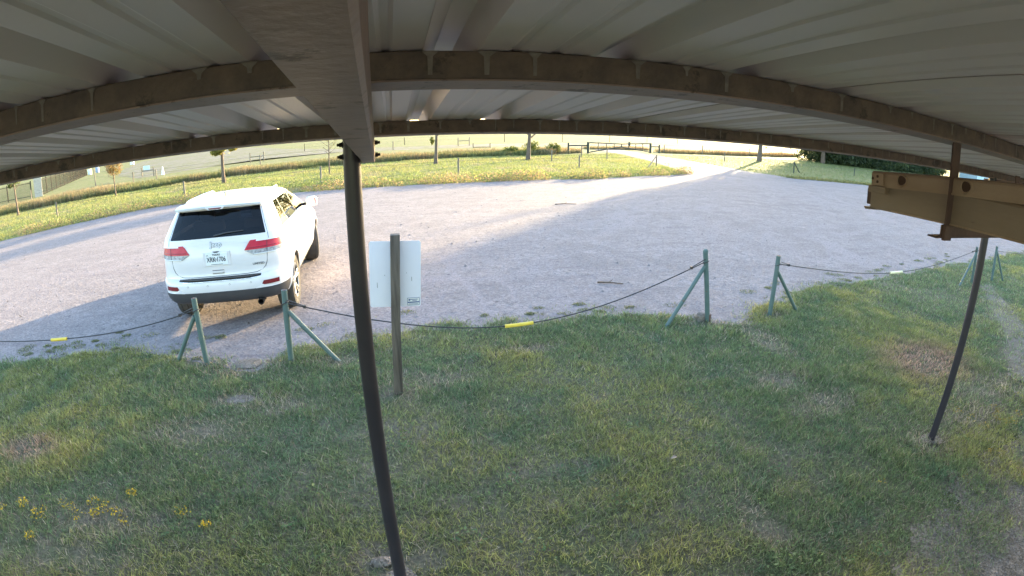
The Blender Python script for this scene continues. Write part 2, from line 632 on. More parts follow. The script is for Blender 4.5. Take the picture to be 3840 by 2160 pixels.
# lawn under the shelter and up to the cable fence
ln = ragged(NEAR[1:-1] - [0, .08], 0.05, 0.20, 2.4, 4)
sheet('lawn', [(-12, -9)] + ln + [(24, -9)], 0.012, M['soil'])
GP = np.array([(1.6, -9), (2.0, 0.15), (2.5, 0.75), (3.0, 1.1), (3.5, 1.35), (4.15, 1.62), (4.6, 1.55), (5.3, 1.5), (6.2, 1.75), (6.9, 2.05), (8.0, 2.2), (12, 2.4), (24, 2.6)])
sheet('yard_gravel', ragged(ragged(GP, 0.03, 0.26, 2.0, 9), 0.02, 0.14, 9.0, 3) + [(24, -9)], 0.018, M['gravelfine'])
sheet('dirt_path', ragged([(12.2, 5.7), (10.9, 4.7), (9.5, 3.75), (8.5, 3.15), (7.7, 2.7), (7.2, 2.45)], 0.06, 0.1, 2, 3)
      + ragged([(7.4, 2.2), (8.2, 2.45), (9.4, 3.0), (10.7, 3.8), (11.7, 4.7), (12.7, 5.6)], 0.06, 0.1, 2, 5), 0.0165, M['dirt'])


def inpoly(x, y, poly):
    poly = np.asarray(poly)
    c = np.zeros(len(x), bool)
    j = len(poly) - 1
    for i in range(len(poly)):
        xi, yi = poly[i]
        xj, yj = poly[j]
        c ^= ((yi > y) != (yj > y)) & (x < (xj - xi) * (y - yi) / (yj - yi + 1e-12) + xi)
        j = i
    return c


# ------------------------------------------------------------------ grass
def blades(name, x, y, z0, h, w, lean, col, m, seg=2, parent=None, curl=0.0, rng=RNG):
    """one bent tapering blade per point; col is an (n,3) array of own colours"""
    n = len(x)
    a = rng.random(n) * 2 * np.pi
    la = rng.random(n) * 2 * np.pi
    dx, dy = np.cos(la), np.sin(la)
    wx, wy = np.cos(a) * w / 2, np.sin(a) * w / 2
    rows = []
    for k in range(seg):
        t = k / seg
        hx = lean * h * t ** 1.5
        zz = z0 + h * (t - curl * t * t) * np.sqrt(np.maximum(1 - np.minimum(lean, .95) ** 2 * 0.6, .15))
        cx_, cy_ = x + dx * hx, y + dy * hx
        ww = 1 - t * 0.45
        rows.append(np.stack([cx_ - wx * ww, cy_ - wy * ww, zz], 1))
        rows.append(np.stack([cx_ + wx * ww, cy_ + wy * ww, zz], 1))
    tip = np.stack([x + dx * lean * h, y + dy * lean * h, z0 + h * (1 - curl) * np.sqrt(np.maximum(1 - np.minimum(lean, .95) ** 2 * 0.6, .15))], 1)
    rows.append(tip)
    nv = 2 * seg + 1
    V = np.stack(rows, 1).reshape(-1, 3)
    base = np.arange(n) * nv
    quads = []
    for k in range(seg - 1):
        quads.append(np.stack([base + 2 * k, base + 2 * k + 1, base + 2 * k + 3, base + 2 * k + 2], 1))
    tri = np.stack([base + 2 * seg - 2, base + 2 * seg - 1, base + 2 * seg], 1)
    return raw_mesh(name, V, quads, tri, np.repeat(col, nv, 0), m, parent)


def raw_mesh(name, V, quads, tris, C, m, parent=None):
    me = bpy.data.meshes.new(name)
    Q = np.concatenate(quads) if len(quads) else np.zeros((0, 4), int)
    T = tris if tris is not None else np.zeros((0, 3), int)
    me.vertices.add(len(V))
    me.vertices.foreach_set('co', V.astype(np.float32).ravel())
    nl = Q.size + T.size
    me.loops.add(nl)
    me.loops.foreach_set('vertex_index', np.r_[Q.ravel(), T.ravel()].astype(np.int32))
    me.polygons.add(len(Q) + len(T))
    st = np.r_[np.arange(len(Q)) * 4, len(Q) * 4 + np.arange(len(T)) * 3].astype(np.int32)
    me.polygons.foreach_set('loop_start', st)
    me.update(calc_edges=True)
    at = me.color_attributes.new('Col', 'FLOAT_COLOR', 'POINT')
    at.data.foreach_set('color', np.c_[C, np.ones(len(C))].astype(np.float32).ravel())
    return link(name, me, parent, m)


def mixc(a, b, t):
    t = np.clip(t, 0, 1)[:, None]
    return np.asarray(a) * (1 - t) + np.asarray(b) * t


def jitter(c, s):
    return np.clip(c * (1 + RNG.normal(0, s, (len(c), 1))), 0.004, 1)


BARE = [(-3.9, 3.7, .30, .22), (-2.05, 4.05, .5, .22), (-1.74, 4.63, .32, .16), (-1.85, 5.4, .4, .2), (0.16, 4.8, .45, .16), (1.48, 5.36, .3, .12),
        (2.25, 2.02, .12, .3), (6.3, 3.5, .5, .35), (3.85, 3.82, .35, .2), (4.0, 3.2, .4, .2), (4.54, 2.13, .25, .2), (-0.18, 2.36, .28, .14),
        (-1.3, 4.5, .3, .15), (-2.4, 2.75, .5, .16), (-2.6, 2.35, .6, .15), (-2.38, 5.55, .22, .12), (-0.75, 5.45, .3, .14), (4.1, 5.6, .3, .15),
        (5.2, 5.55, .22, .12), (4.45, 4.9, .2, .6), (-0.08, 4.5, .22, .14), (5.6, 2.2, .6, .25), (6.5, 2.5, .7, .3), (-4.9, 3.2, .4, .3)]


def bare_at(x, y):
    b = np.zeros(len(x))
    for bx, by, rx, ry in BARE:
        b = np.maximum(b, np.clip(1.5 - np.hypot((x - bx) / rx, (y - by) / ry), 0, 1))
    return b


def lawn_points(n, x0, x1, y0, y1):
    x = RNG.uniform(x0, x1, n)
    y = RNG.uniform(y0, y1, n)
    gp = GP.tolist() + [(24, -9)]
    edge = ynear(x) + (fbm(x * 2.2 + 4, y * 2.2 + 8, 3) - .5) * .6 - .03
    keep = (y < edge) | (RNG.random(n) < .35 * np.exp(-np.maximum(y - edge, 0) / .10))
    wob = (fbm(x * 2.6, y * 2.6) - .5) * 1.0
    inner = inpoly(x - .55, y + .45 + wob, gp)
    keep &= ~(inpoly(x, y + wob, gp) & (RNG.random(n) < np.where(inner, .90, .28)))
    path = [(12.3, 5.75), (9.3, 3.85), (7.5, 2.75), (6.7, 2.5), (6.9, 2.1), (9.2, 2.85), (11.7, 4.6), (12.9, 5.6)]
    keep &= ~(inpoly(x, y, path) & (RNG.random(n) < .45))
    dens = np.clip(0.62 + 1.3 * (fbm(x * 1.1, y * 1.1, 3) - .36), .42, 1) * (1 - .72 * bare_at(x, y))
    dens *= np.where(x > 4.2, np.clip(1.1 - .10 * (x - 4.2) * (y < 3.2), .45, 1), 1)
    keep &= RNG.random(n) < dens
    return x[keep], y[keep]


def lawn_col(x, y):
    n1 = fbm(x * .8 + 3, y * 1.0 + 9, 4)
    n2 = fbm(x * 3.6 + 31, y * 3.6 + 2, 3)
    c = mixc((0.172, 0.228, 0.100), (0.325, 0.320, 0.105), (n1 - .45) * 4)
    c = mixc(c, (0.128, 0.202, 0.108), (n2 - .50) * 2.6)
    dry = RNG.random(len(x)) < (0.14 + .5 * bare_at(x, y))
    c[dry] = mixc((0.28, 0.225, 0.165), (0.40, 0.335, 0.25), RNG.random(dry.sum()))
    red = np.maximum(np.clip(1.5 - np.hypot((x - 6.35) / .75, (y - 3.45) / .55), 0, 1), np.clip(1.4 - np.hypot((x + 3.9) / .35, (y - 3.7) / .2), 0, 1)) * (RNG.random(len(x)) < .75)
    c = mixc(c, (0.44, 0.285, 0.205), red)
    return jitter(c, .32)


x1, y1 = lawn_points(620000, -4.6, 7.5, 0.7, 6.9)
x2, y2 = lawn_points(190000, 7.5, 20, 1.5, 8.5)
x3, y3 = lawn_points(140000, -8.6, -4.6, 1.8, 6.7)
lx, ly = np.r_[x1, x2, x3], np.r_[y1, y2, y3]
tuft = np.clip(fbm(lx * 3.1 + 7, ly * 3.1 + 1, 2) * 2 - .45, .25, 1.4)
lh = RNG.uniform(.022, .062, len(lx)) * (.55 + .75 * tuft)
far_s = np.clip(np.hypot(lx, ly) / 4, 1, 2.2)
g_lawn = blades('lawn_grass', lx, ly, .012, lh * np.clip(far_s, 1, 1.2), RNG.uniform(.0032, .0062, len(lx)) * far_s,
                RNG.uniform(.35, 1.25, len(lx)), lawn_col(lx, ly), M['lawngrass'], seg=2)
tag(g_lawn, 'short patchy green grass of the lawn below the shelter roof', 'grass', kind='stuff')


def leafquads(name, P, size, C, m, parent=None, flat=0.0, rng=RNG):
    n = len(P)
    a = rng.normal(size=(n, 3))
    a[:, 2] *= (1 - flat)
    a /= np.linalg.norm(a, axis=1)[:, None]
    b = rng.normal(size=(n, 3))
    b[:, 2] *= (1 - flat)
    b -= a * (a * b).sum(1)[:, None]
    b /= np.linalg.norm(b, axis=1)[:, None]
    s = (size * rng.uniform(.6, 1.4, n))[:, None] if np.isscalar(size) else (size * rng.uniform(.6, 1.4, n))[:, None]
    V = np.stack([P - a * s, P - b * s * .5, P + a * s, P + b * s * .5], 1).reshape(-1, 3)
    q = (np.arange(n) * 4)[:, None] + np.arange(4)
    return raw_mesh(name, V, [q], None, np.repeat(C, 4, 0), m, parent)


n_s = 1500
sx_, sy_ = lawn_points(n_s * 2, -6, 10, 1.0, 6.4)
o = blades('straw', sx_, sy_, .022, RNG.uniform(.018, .04, len(sx_)), RNG.uniform(.003, .005, len(sx_)) * np.clip(np.hypot(sx_, sy_) / 4, 1, 2), RNG.uniform(2.0, 5.5, len(sx_)),
           jitter(mixc((0.36, 0.30, 0.22), (0.46, 0.40, 0.31), RNG.random(len(sx_))), .12), M['lawngrass'], seg=2)
tag(o, 'pale dry straw lying loose over the lawn', 'straw', kind='stuff')
n_s = 260
bx0, by0 = lawn_points(n_s * 2, -6, 9, 1.2, 6.2)
BP = np.repeat(np.c_[bx0, by0, np.full(len(bx0), .03)], 26, 0)
BP[:, :2] += RNG.normal(0, .055, (len(BP), 2))
BP[:, 2] += RNG.random(len(BP)) * .03
o = leafquads('lawn_weeds', BP, RNG.uniform(.008, .017, len(BP)), jitter(mixc((0.10, 0.17, 0.075), (0.17, 0.22, 0.085), np.repeat(RNG.random(len(bx0)), 26)), .2), M['lawngrass'], None, .6)
tag(o, 'low broad leaved weeds scattered through the lawn', 'weeds', kind='stuff')


def clumps(name, pts, n, rad, h, w, colf, m, label, cat, lean=(.2, .9), z0=.008):
    X, Y, HH = [], [], []
    for (px, py) in pts:
        k = int(n * RNG.uniform(.6, 1.4))
        rr = rad * RNG.uniform(.5, 1.3)
        a = RNG.random(k) * 6.283
        d = np.sqrt(RNG.random(k)) * rr
        X.append(px + np.cos(a) * d * 1.5)
        Y.append(py + np.sin(a) * d)
        HH.append(RNG.uniform(.5, 1.2, k) * h * (1.15 - d / rr * .6))
    X, Y, HH = map(np.concatenate, (X, Y, HH))
    o = blades(name, X, Y, z0, HH, RNG.uniform(.7, 1.4, len(X)) * w, RNG.uniform(*lean, len(X)), colf(X, Y), m, seg=2)
    return tag(o, label, cat, kind='stuff')


EDGEW = [(-5.5, 6.41), (-5.12, 6.34), (-4.8, 6.34), (-4.6, 6.52), (-4.32, 6.83), (-4.11, 6.69), (-4.05, 6.18), (-2.47, 6.42), (-0.64, 6.21), (2.22, 6.41), (2.53, 6.47),
         (3.22, 6.43), (7.39, 6.8), (8.2, 7.25), (8.19, 6.83), (8.74, 6.86), (13.37, 7.87), (14.7, 8.17), (9.53, 7.16), (10.8, 6.78), (-4.95, 6.5), (-4.4, 6.35), (-5.3, 6.2)]
EX = RNG.uniform(-7, 17, 80)
EDGEW = EDGEW + [(float(a), float(ynear(a) + .02 + RNG.random() ** 2 * .75)) for a in EX if not -2.3 < a < -1.4 and not 4.2 < a < 4.9]
clumps('weed_tufts', EDGEW, 80, .10, .040, .009, lambda x, y: jitter(mixc((0.11, 0.15, 0.065), (0.25, 0.23, 0.10), RNG.random(len(x))), .2), M['lawngrass'],
       'low grey green weed tufts creeping onto the near gravel edge', 'weeds', (.5, 1.3))

FL = [(-3.59, 2.75), (-3.39, 2.84), (-3.11, 2.7), (-3.13, 2.77), (-2.91, 2.9), (-2.81, 2.84), (-2.57, 2.81), (-2.48, 2.87), (-2.35, 2.83), (-2.31, 3.07), (-3.07, 2.47), (-1.79, 2.88),
      (-1.55, 2.74), (-2.64, 2.96), (-2.71, 2.75), (-2.27, 2.74)]
FR = [(5.4, 2.31), (5.43, 2.15), (5.87, 1.97), (5.89, 1.8), (6.21, 1.84), (5.03, 1.57), (4.3, 1.51), (5.42, 1.96), (6.77, 2.11), (6.0, 2.1), (3.5, 1.95)]


def petals(name, pts, n, rad, hgt, size, colf, label, zmin=.02):
    """small loose leaf or petal quads in low heads over the points"""
    P, S, C = [], [], []
    for (px, py) in pts:
        k = max(3, int(n * RNG.uniform(.4, 1.4)))
        a = RNG.random(k) * 6.283
        d = np.sqrt(RNG.random(k)) * rad * RNG.uniform(.6, 1.2)
        P.append(np.c_[px + np.cos(a) * d * 1.3, py + np.sin(a) * d, zmin + hgt * RNG.random(k) ** .7])
    P = np.concatenate(P)
    return tag(leafquads(name, P, size, colf(P[:, 0], P[:, 1]), M['leaf']), label, 'flowers', kind='stuff')


petals('yellow_flowers', FL, 34, .06, .05, .011, lambda x, y: jitter(mixc((0.60, 0.42, 0.03), (0.34, 0.29, 0.04), RNG.random(len(x))), .15), 'small yellow flower heads in the lawn at the lower left')
petals('yellow_flowers', FR, 26, .09, .05, .011, lambda x, y: jitter(mixc((0.38, 0.27, 0.04), (0.22, 0.20, 0.05), RNG.random(len(x))), .15), 'yellow flowering weeds between lawn and grey gravel at the right')

# ---- far verge: mown grass beyond the lot, weeds on its edge, tall unmown band
VERGE_TOP = np.array([(-60, 20), (-33, 29), (-28.6, 31), (-24, 33), (-17.9, 35), (-13, 37.5), (-9.8, 38.5), (-1.3, 41.3), (3.5, 43), (7.8, 44), (11.5, 45), (16, 47), (20, 49), (24, 52)])


def scatter_verge(n, x0, x1, ymax):
    x = RNG.uniform(x0, x1, n)
    lo = np.where(x > 17.6, 28.0, yfar(np.minimum(x, 18.3)))
    hi = np.interp(x, VERGE_TOP[:, 0], VERGE_TOP[:, 1]) if ymax is None else np.full(n, ymax)
    y = lo + (hi - lo) * RNG.random(n) ** 1.15
    keep = (hi > lo) & (x < np.interp(y, [27, 28, 32.5, 38.5, 46, 54], [17.0, 17.5, 18.9, 20.5, 22.1, 23.1]))
    return x[keep], y[keep]


vx, vy = scatter_verge(115000, -38, 23, None)
vd = np.hypot(vx, vy)
nn = fbm(vx * .4, vy * .4, 3)
vc = jitter(mixc(mixc((0.185, 0.225, 0.062), (0.26, 0.265, 0.095), (nn - .4) * 3), (0.28, 0.24, 0.14), (fbm(vx * .9 + 9, vy * .9, 2) - .55) * 3), .2)
vh = RNG.uniform(.05, .13, len(vx)) * (1 + 1.0 * np.clip((nn - .5) * 4, 0, 1))
o = blades('verge_grass', vx, vy, 0.0, vh, RNG.uniform(.02, .035, len(vx)), RNG.uniform(.3, 1.0, len(vx)), vc, M['grass'], seg=1)
tag(o, 'sunlit mown grass beyond the gravel lot', 'grass', kind='stuff')

# grass at the right of the driveway
n = 42000
rx_ = RNG.uniform(26, 75, n)
ry_ = RNG.uniform(20, 62, n)
lowr = np.where(rx_ < 27.2, 33 + (rx_ - 26) * -3.5, np.interp(rx_, FAR_R[1:, 0], FAR_R[1:, 1]))
kp = (ry_ > lowr + (fbm(rx_, ry_) - .5)) & (ry_ > rx_ * .42 + 5) & (ry_ < 54 + (rx_ - 38) * .3)
rx_, ry_ = rx_[kp], ry_[kp]
nn = fbm(rx_ * .4, ry_ * .4, 3)
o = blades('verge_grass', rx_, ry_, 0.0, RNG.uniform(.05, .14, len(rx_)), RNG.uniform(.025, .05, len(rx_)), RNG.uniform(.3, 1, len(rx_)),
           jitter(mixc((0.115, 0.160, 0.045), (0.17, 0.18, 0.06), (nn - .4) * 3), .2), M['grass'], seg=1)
tag(o, 'mown grass right of the driveway up to the dark trees', 'grass', kind='stuff')

# weeds along the far edge of the gravel: yellow, ochre and green leaves
n = 80000
wx_ = RNG.uniform(-30, 20, n)
base = yfar(wx_)
wid = np.where(wx_ < -9, 5.0, 3.6)
wy_ = base + RNG.random(n) ** 1.5 * wid - .25
clump = fbm(wx_ * .9 + 2, wy_ * .9 + 4, 3)
kp = (clump > .47) & (wx_ < 18.3) & (RNG.random(n) < .8)
wx_, wy_, clump = wx_[kp], wy_[kp], clump[kp]
wz = RNG.random(len(wx_)) * np.clip((clump - .38) * 1.5, .05, .42)
near_e = np.clip(1 - (wy_ - yfar(wx_)) / 1.7, 0, 1)
yel = fbm(wx_ * .35 + 40, wy_ * .35, 2)
wc = mixc((0.16, 0.20, 0.065), (0.29, 0.225, 0.095), near_e * 1.1 * (RNG.random(len(wx_)) < .75) * np.clip((yel - .25) * 4, .3, 1))
wc = mixc(wc, (0.50, 0.42, 0.10), (near_e > .25) * (RNG.random(len(wx_)) < .07))
wc = mixc(wc, (0.27, 0.19, 0.125), (near_e > .35) * (RNG.random(len(wx_)) < .28))
o = leafquads('border_weeds', np.c_[wx_, wy_, wz + .015], RNG.uniform(.02, .05, len(wx_)), jitter(wc, .2), M['leaf'])
tag(o, 'yellow and ochre weeds along the far gravel edge', 'weeds', kind='stuff')
# right hand edge weeds, thin and green
n = 5000
ex_ = RNG.uniform(26.5, 50, n)
ey_ = yfar(ex_) + RNG.random(n) ** 2 * 1.6 - .2
o = leafquads('border_weeds', np.c_[ex_, ey_, RNG.random(n) * .16 + .01], RNG.uniform(.03, .07, n), jitter(mixc((0.12, 0.14, 0.05), (0.24, 0.21, 0.07), RNG.random(n)), .2), M['leaf'])
tag(o, 'thin green weeds along the gravel edge right of the driveway', 'weeds', kind='stuff')


def tall_band(name, line, depth, n, h, colA, colB, label, wd=.03):
    line = np.array(line, float)
    t = RNG.random(n)
    seg = np.r_[0, np.cumsum(np.hypot(*np.diff(line, axis=0).T))]
    s = t * seg[-1]
    x = np.interp(s, seg, line[:, 0])
    y = np.interp(s, seg, line[:, 1]) + RNG.random(n) * depth + (fbm(s * .4, s * 0, 2) - .5) * 1.0
    k = fbm(x * .35 + 8, y * .35, 3)
    hh = h * RNG.uniform(.45, 1.15, n) * (.55 + .9 * k)
    c = jitter(mixc(colA, colB, (k - .35) * 3 + RNG.normal(0, .25, n)), .22)
    return tag(blades(name, x, y, 0, hh, RNG.uniform(.6, 1.5, n) * wd, RNG.uniform(.05, .5, n), c, M['grass'], seg=2), label, 'grass', kind='stuff')


tall_band('tall_grass', [(-46, 24), (-34, 30.6), (-28.6, 31.6), (-24, 33.6), (-17.9, 35.3), (-13, 38.3), (-9.8, 39.0), (-1.3, 41.8), (3.5, 43.6), (7.8, 44.6), (11.5, 45.6), (15, 47)], 4.2,
          52000, .56, (0.115, 0.135, 0.048), (0.24, 0.185, 0.10), 'tall unmown grass band behind the mown verge', .035)
tall_band('tall_grass', [(31.5, 56), (35, 56.5), (47, 61), (60, 68), (75, 78)], 3.0, 12000, .6, (0.17, 0.14, 0.065), (0.25, 0.19, 0.10), 'tall dry grass along the fence right of the gate', .04)
tall_band('tall_grass', [(12.5, 47.5), (17, 49), (19, 50.5)], 5, 4500, .5, (0.20, 0.17, 0.08), (0.26, 0.20, 0.11), 'pale dry grass tufts in front of the left gate post', .04)
tall_band('tall_grass', [(23.5, 60), (28, 61), (33, 62)], 3, 3500, .45, (0.20, 0.17, 0.08), (0.26, 0.20, 0.11), 'pale dry grass seen through the double gate', .04)


# ------------------------------------------------------------------ trees and bushes
def leaf_cloud(blobs, n, rng):
    """points in clumps through a set of ellipsoids, hollow towards the centre"""
    vol = np.array([b[3] * b[4] * b[5] for b in blobs]) ** .8
    cnt = (n * vol / vol.sum()).astype(int) + 1
    P = []
    for b, k in zip(blobs, cnt):
        nc = max(6, k // 26)
        d = rng.normal(size=(nc, 3))
        d /= np.linalg.norm(d, axis=1)[:, None]
        c = d * (rng.random(nc)[:, None] ** .45)
        pick = rng.integers(0, nc, k)
        p = c[pick] + rng.normal(0, .13, (k, 3))
        P.append(p * np.array(b[3:6]) + np.array(b[:3]))
    return np.concatenate(P)


def make_tree(name, loc, label, h, tr, crown, nleaf, lsize, colA, colB, lean=(0, 0), fork=None, seed=0, group=None, bare=0.0, limbs=7, cat='tree', rz=0.0):
    rng = np.random.default_rng(seed + 100)
    rnd = random.Random(seed)
    t = empty(name, loc, rz, label, cat, group)
    mb = MB()
    top = Vector((lean[0] * h, lean[1] * h, h))
    pts, rad = [], []
    for k in range(8):
        u = k / 7
        pts.append((lean[0] * h * u + .02 * h * .3 * math.sin(u * 5 + seed), lean[1] * h * u + .02 * h * .3 * math.cos(u * 4 + seed) - .006 * h, h * u - .03))
        rad.append(tr * (1.25 if k == 0 else 1.0) * (1 - .75 * u))
    mb.tube(pts, rad, 8)
    ends = []
    z0 = fork if fork else h * .4
    for k in range(limbs):
        zb = z0 + (h * .85 - z0) * (k / max(1, limbs - 1)) * .8
        u = zb / h
        p = Vector((lean[0] * h * u, lean[1] * h * u, zb))
        a = k * 2.4 + rnd.random() + seed
        ln_ = (crown[0][3] * rnd.uniform(.6, .95)) if crown else h * .25
        e = p + Vector((math.cos(a) * ln_, math.sin(a) * ln_, ln_ * rnd.uniform(.5, 1.0)))
        mid = p.lerp(e, .5) + Vector((0, 0, -.06 * ln_))
        r0 = tr * (1 - .75 * u) * .62
        mb.tube([p, mid, e], [r0, r0 * .6, r0 * .2], 6)
        for q in range(3):
            a2 = a + rnd.uniform(-.9, .9)
            s_ = mid.lerp(e, rnd.random())
            e2 = s_ + Vector((math.cos(a2), math.sin(a2), rnd.uniform(.2, 1.1))) * ln_ * .45
            mb.tube([s_, e2], [r0 * .35, r0 * .1], 4, caps=False)
            ends.append(e2)
        ends.append(e)
    mb.build('trunk', M['bark'], t, 60)
    if crown and nleaf:
        P = leaf_cloud(crown, nleaf, rng)
        k = rng.random(len(P))
        s2 = fbm(P[:, 0] * 1.3 + seed, P[:, 2] * 1.3 + P[:, 1], 2)
        C = mixc(colA, colB, (s2 - .3) * 2 + (k - .5) * .5)
        C = np.clip(C * (1 + rng.normal(0, .18, (len(C), 1))), .004, 1)
        leafquads('crown', P, lsize, C, M['leaf'], t, .0, rng)
    return t


YG, GG, BR = (0.21, 0.185, 0.035), (0.10, 0.135, 0.035), (0.24, 0.15, 0.07)
make_tree('young_tree', (-25.1, 29.05, 0), 'young tree nearest the left picture edge with slim bare trunk', 3.6, .075, [(0, 0, 2.7, .75, .75, .75)] + [(-.3, -.1, 1.95, .22, .2, .14)] * 6, 1900, .06, GG, YG, (-.01, 0), 1.7, 1)
make_tree('young_tree', (-18.5, 31.9, 0), 'small round crowned brownish young tree by the tall grass', 2.5, .055, [(0, 0, 1.95, .58, .58, .62)], 2300, .04, BR, YG, (0, 0), 1.15, 2)
make_tree('young_tree', (-10.8, 32.6, 0), 'young tree with yellow green low leaves standing right behind the white car', 4.2, .13, [(0, 0, 3.1, 1.15, 1.1, 1.1)] + [(-.2, -.25, 2.0, .42, .32, .24)] * 6 + [(.72, 0, 2.1, .3, .3, .14)] * 5, 4200, .07, (0.36, 0.33, 0.06), YG, (.005, 0), 1.75, 3)
make_tree('young_tree', (-3.95, 32.9, 0), 'thin nearly leafless young tree left of the black pole', 2.9, .05, [(0, 0, 2.2, .55, .55, .6)], 120, .04, YG, GG, (0, 0), 1.2, 4, limbs=11)
make_tree('young_tree', (3.03, 36.9, 0), 'knotty young tree with leaning trunk right of the black pole', 4.6, .13, [(0.3, 0, 3.5, 1.3, 1.2, 1.2)] + [(-.25, 0, 1.65, .14, .14, .28)] * 8, 2800, .07, GG, YG, (.02, 0), 1.95, 5)
make_tree('young_tree', (10.25, 39.2, 0), 'young tree with a forked trunk before the open field', 5.0, .17, [(0.3, 0, 3.9, 1.6, 1.5, 1.3)], 3000, .08, GG, YG, (.035, 0), 1.6, 6)
make_tree('shade_tree', (40.5, 49.0, 0), 'stout single trunk tree right of the driveway', 10.5, .27, [(1.5, -1.3, 6.6, 3.1, 3.1, 3.6), (2.0, -1.4, 8.4, 2.2, 2.2, 2.2)], 8500, .19, GG, (0.13, 0.15, 0.04), (.01, 0), 2.9, 7)

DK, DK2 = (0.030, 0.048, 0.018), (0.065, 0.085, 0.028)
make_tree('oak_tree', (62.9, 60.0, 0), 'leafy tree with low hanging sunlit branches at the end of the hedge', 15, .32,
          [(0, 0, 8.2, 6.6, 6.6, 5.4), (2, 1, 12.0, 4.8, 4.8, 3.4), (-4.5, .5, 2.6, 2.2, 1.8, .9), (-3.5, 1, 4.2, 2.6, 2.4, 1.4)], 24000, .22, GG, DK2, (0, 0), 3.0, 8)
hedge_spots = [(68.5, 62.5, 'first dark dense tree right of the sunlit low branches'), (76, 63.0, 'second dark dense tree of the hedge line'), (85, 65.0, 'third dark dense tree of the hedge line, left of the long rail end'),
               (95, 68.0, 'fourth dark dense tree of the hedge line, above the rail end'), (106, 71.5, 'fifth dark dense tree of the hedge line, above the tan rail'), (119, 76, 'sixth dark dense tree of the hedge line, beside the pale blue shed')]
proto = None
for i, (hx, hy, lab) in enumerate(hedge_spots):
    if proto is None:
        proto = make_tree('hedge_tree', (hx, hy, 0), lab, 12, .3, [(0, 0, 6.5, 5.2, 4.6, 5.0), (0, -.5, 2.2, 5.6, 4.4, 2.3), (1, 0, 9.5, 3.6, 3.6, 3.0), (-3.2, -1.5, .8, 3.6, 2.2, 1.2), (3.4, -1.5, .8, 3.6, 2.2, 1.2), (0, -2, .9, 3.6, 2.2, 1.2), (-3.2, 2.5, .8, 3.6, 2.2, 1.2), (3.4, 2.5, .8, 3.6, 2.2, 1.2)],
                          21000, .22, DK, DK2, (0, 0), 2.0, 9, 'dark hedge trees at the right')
        continue
    c = proto.copy()
    COL.objects.link(c)
    c.location = (hx, hy, 0)
    c.rotation_euler = (0, 0, i * 2.1)
    c.scale = (1, 1, (1.0, .95, 1.08, .9, 1.05, 1.0)[i])
    c['label'] = lab
    for ch in list(proto.children):
        copy_to(ch, c)
# extra trees added to shade the lot, crowns unseen behind the roof edge
for i, (hx, hy, hz, lab) in enumerate(((88, 86, 20, 'large tree added for shade far behind the field, between the stout trunk tree and the hedge'), (74, 70, 17, 'large tree added for shade close behind the sunlit low branches'))):
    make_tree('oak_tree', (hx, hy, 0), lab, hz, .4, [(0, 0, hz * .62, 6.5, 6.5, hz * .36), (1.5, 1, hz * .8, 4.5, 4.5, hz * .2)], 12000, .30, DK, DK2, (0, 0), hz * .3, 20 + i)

# bush in the tall band near the gate
for i, (bx, by, bh, br, lab) in enumerate(((12.6, 47.3, 1.25, .85, 'green bush left of the forked tree trunk in the tall grass'), (15.2, 48.6, 1.05, .8, 'green bush right of the tall grass, touching the forked trunk'), (10.6, 46.8, .8, .8, 'low green bush left end of the bush row in tall grass'))):
    make_tree('bush', (bx, by, 0), lab, bh * .8, .03, [(0, 0, bh * .5, br, .7, bh * .52), (.3, 0, bh * .75, br * .5, .4, bh * .3)], 1700, .06, (0.12, 0.15, 0.04), (0.20, 0.20, 0.05), seed=30 + i, cat='bush', limbs=5)

# ------------------------------------------------------------------ the metal shelter
SL = -0.0855
ROOF0 = CAM_H + 0.2185           # underside of the pans above the camera
ang = math.atan(SL)
shelter = empty('metal_shelter', (0, 0, 0), 0, 'open metal shelter roof on black pipe poles, rusty beams and ribbed sheets overhead', 'shelter')


def roof_z(y):
    return ROOF0 + SL * y


def roof_panel_mesh(y0, y1):
    p = .3048
    prof = []
    for k in range(3):
        o_ = k * p
        prof += [(o_ + 0.0, 0), (o_ + .030, .032), (o_ + .066, .032), (o_ + .096, 0),
                 (o_ + .150, 0), (o_ + .157, .0035), (o_ + .169, .0035), (o_ + .176, 0),
                 (o_ + .226, 0), (o_ + .233, .0035), (o_ + .245, .0035), (o_ + .252, 0)]
    prof += [(3 * p + 0.0, .0016), (3 * p + .030, .0336), (3 * p + .064, .0336)]
    mb = MB()
    ys = [y0, y1]
    vs_ = []
    for y in ys:
        for x, z in prof:
            vs_.append((x, y, roof_z(y) + z))
    for y in ys:
        for x, z in prof:
            vs_.append((x, y, roof_z(y) + z + .0012))
    n_ = len(prof)
    fs = []
    for i in range(n_ - 1):
        fs.append((i, i + 1, n_ + i + 1, n_ + i))
        fs.append((2 * n_ + i, 3 * n_ + i, 3 * n_ + i + 1, 2 * n_ + i + 1))
        fs.append((i, 2 * n_ + i, 2 * n_ + i + 1, i + 1))
        fs.append((n_ + i, n_ + i + 1, 3 * n_ + i + 1, 3 * n_ + i))
    mb.add(vs_, fs)
    return mb.mesh('roof_panel')


pm = roof_panel_mesh(-4.6, 2.43)
pm.materials.append(M['roof'])
RX0 = 0.055 - .3048 * 24
for k in range(20):
    o = bpy.data.objects.new('roof_panel', pm)
    COL.objects.link(o)
    o.parent = shelter
    o.location = (RX0 + k * .9144, 0, 0)
X_A, X_B = RX0, RX0 + 20 * .9144


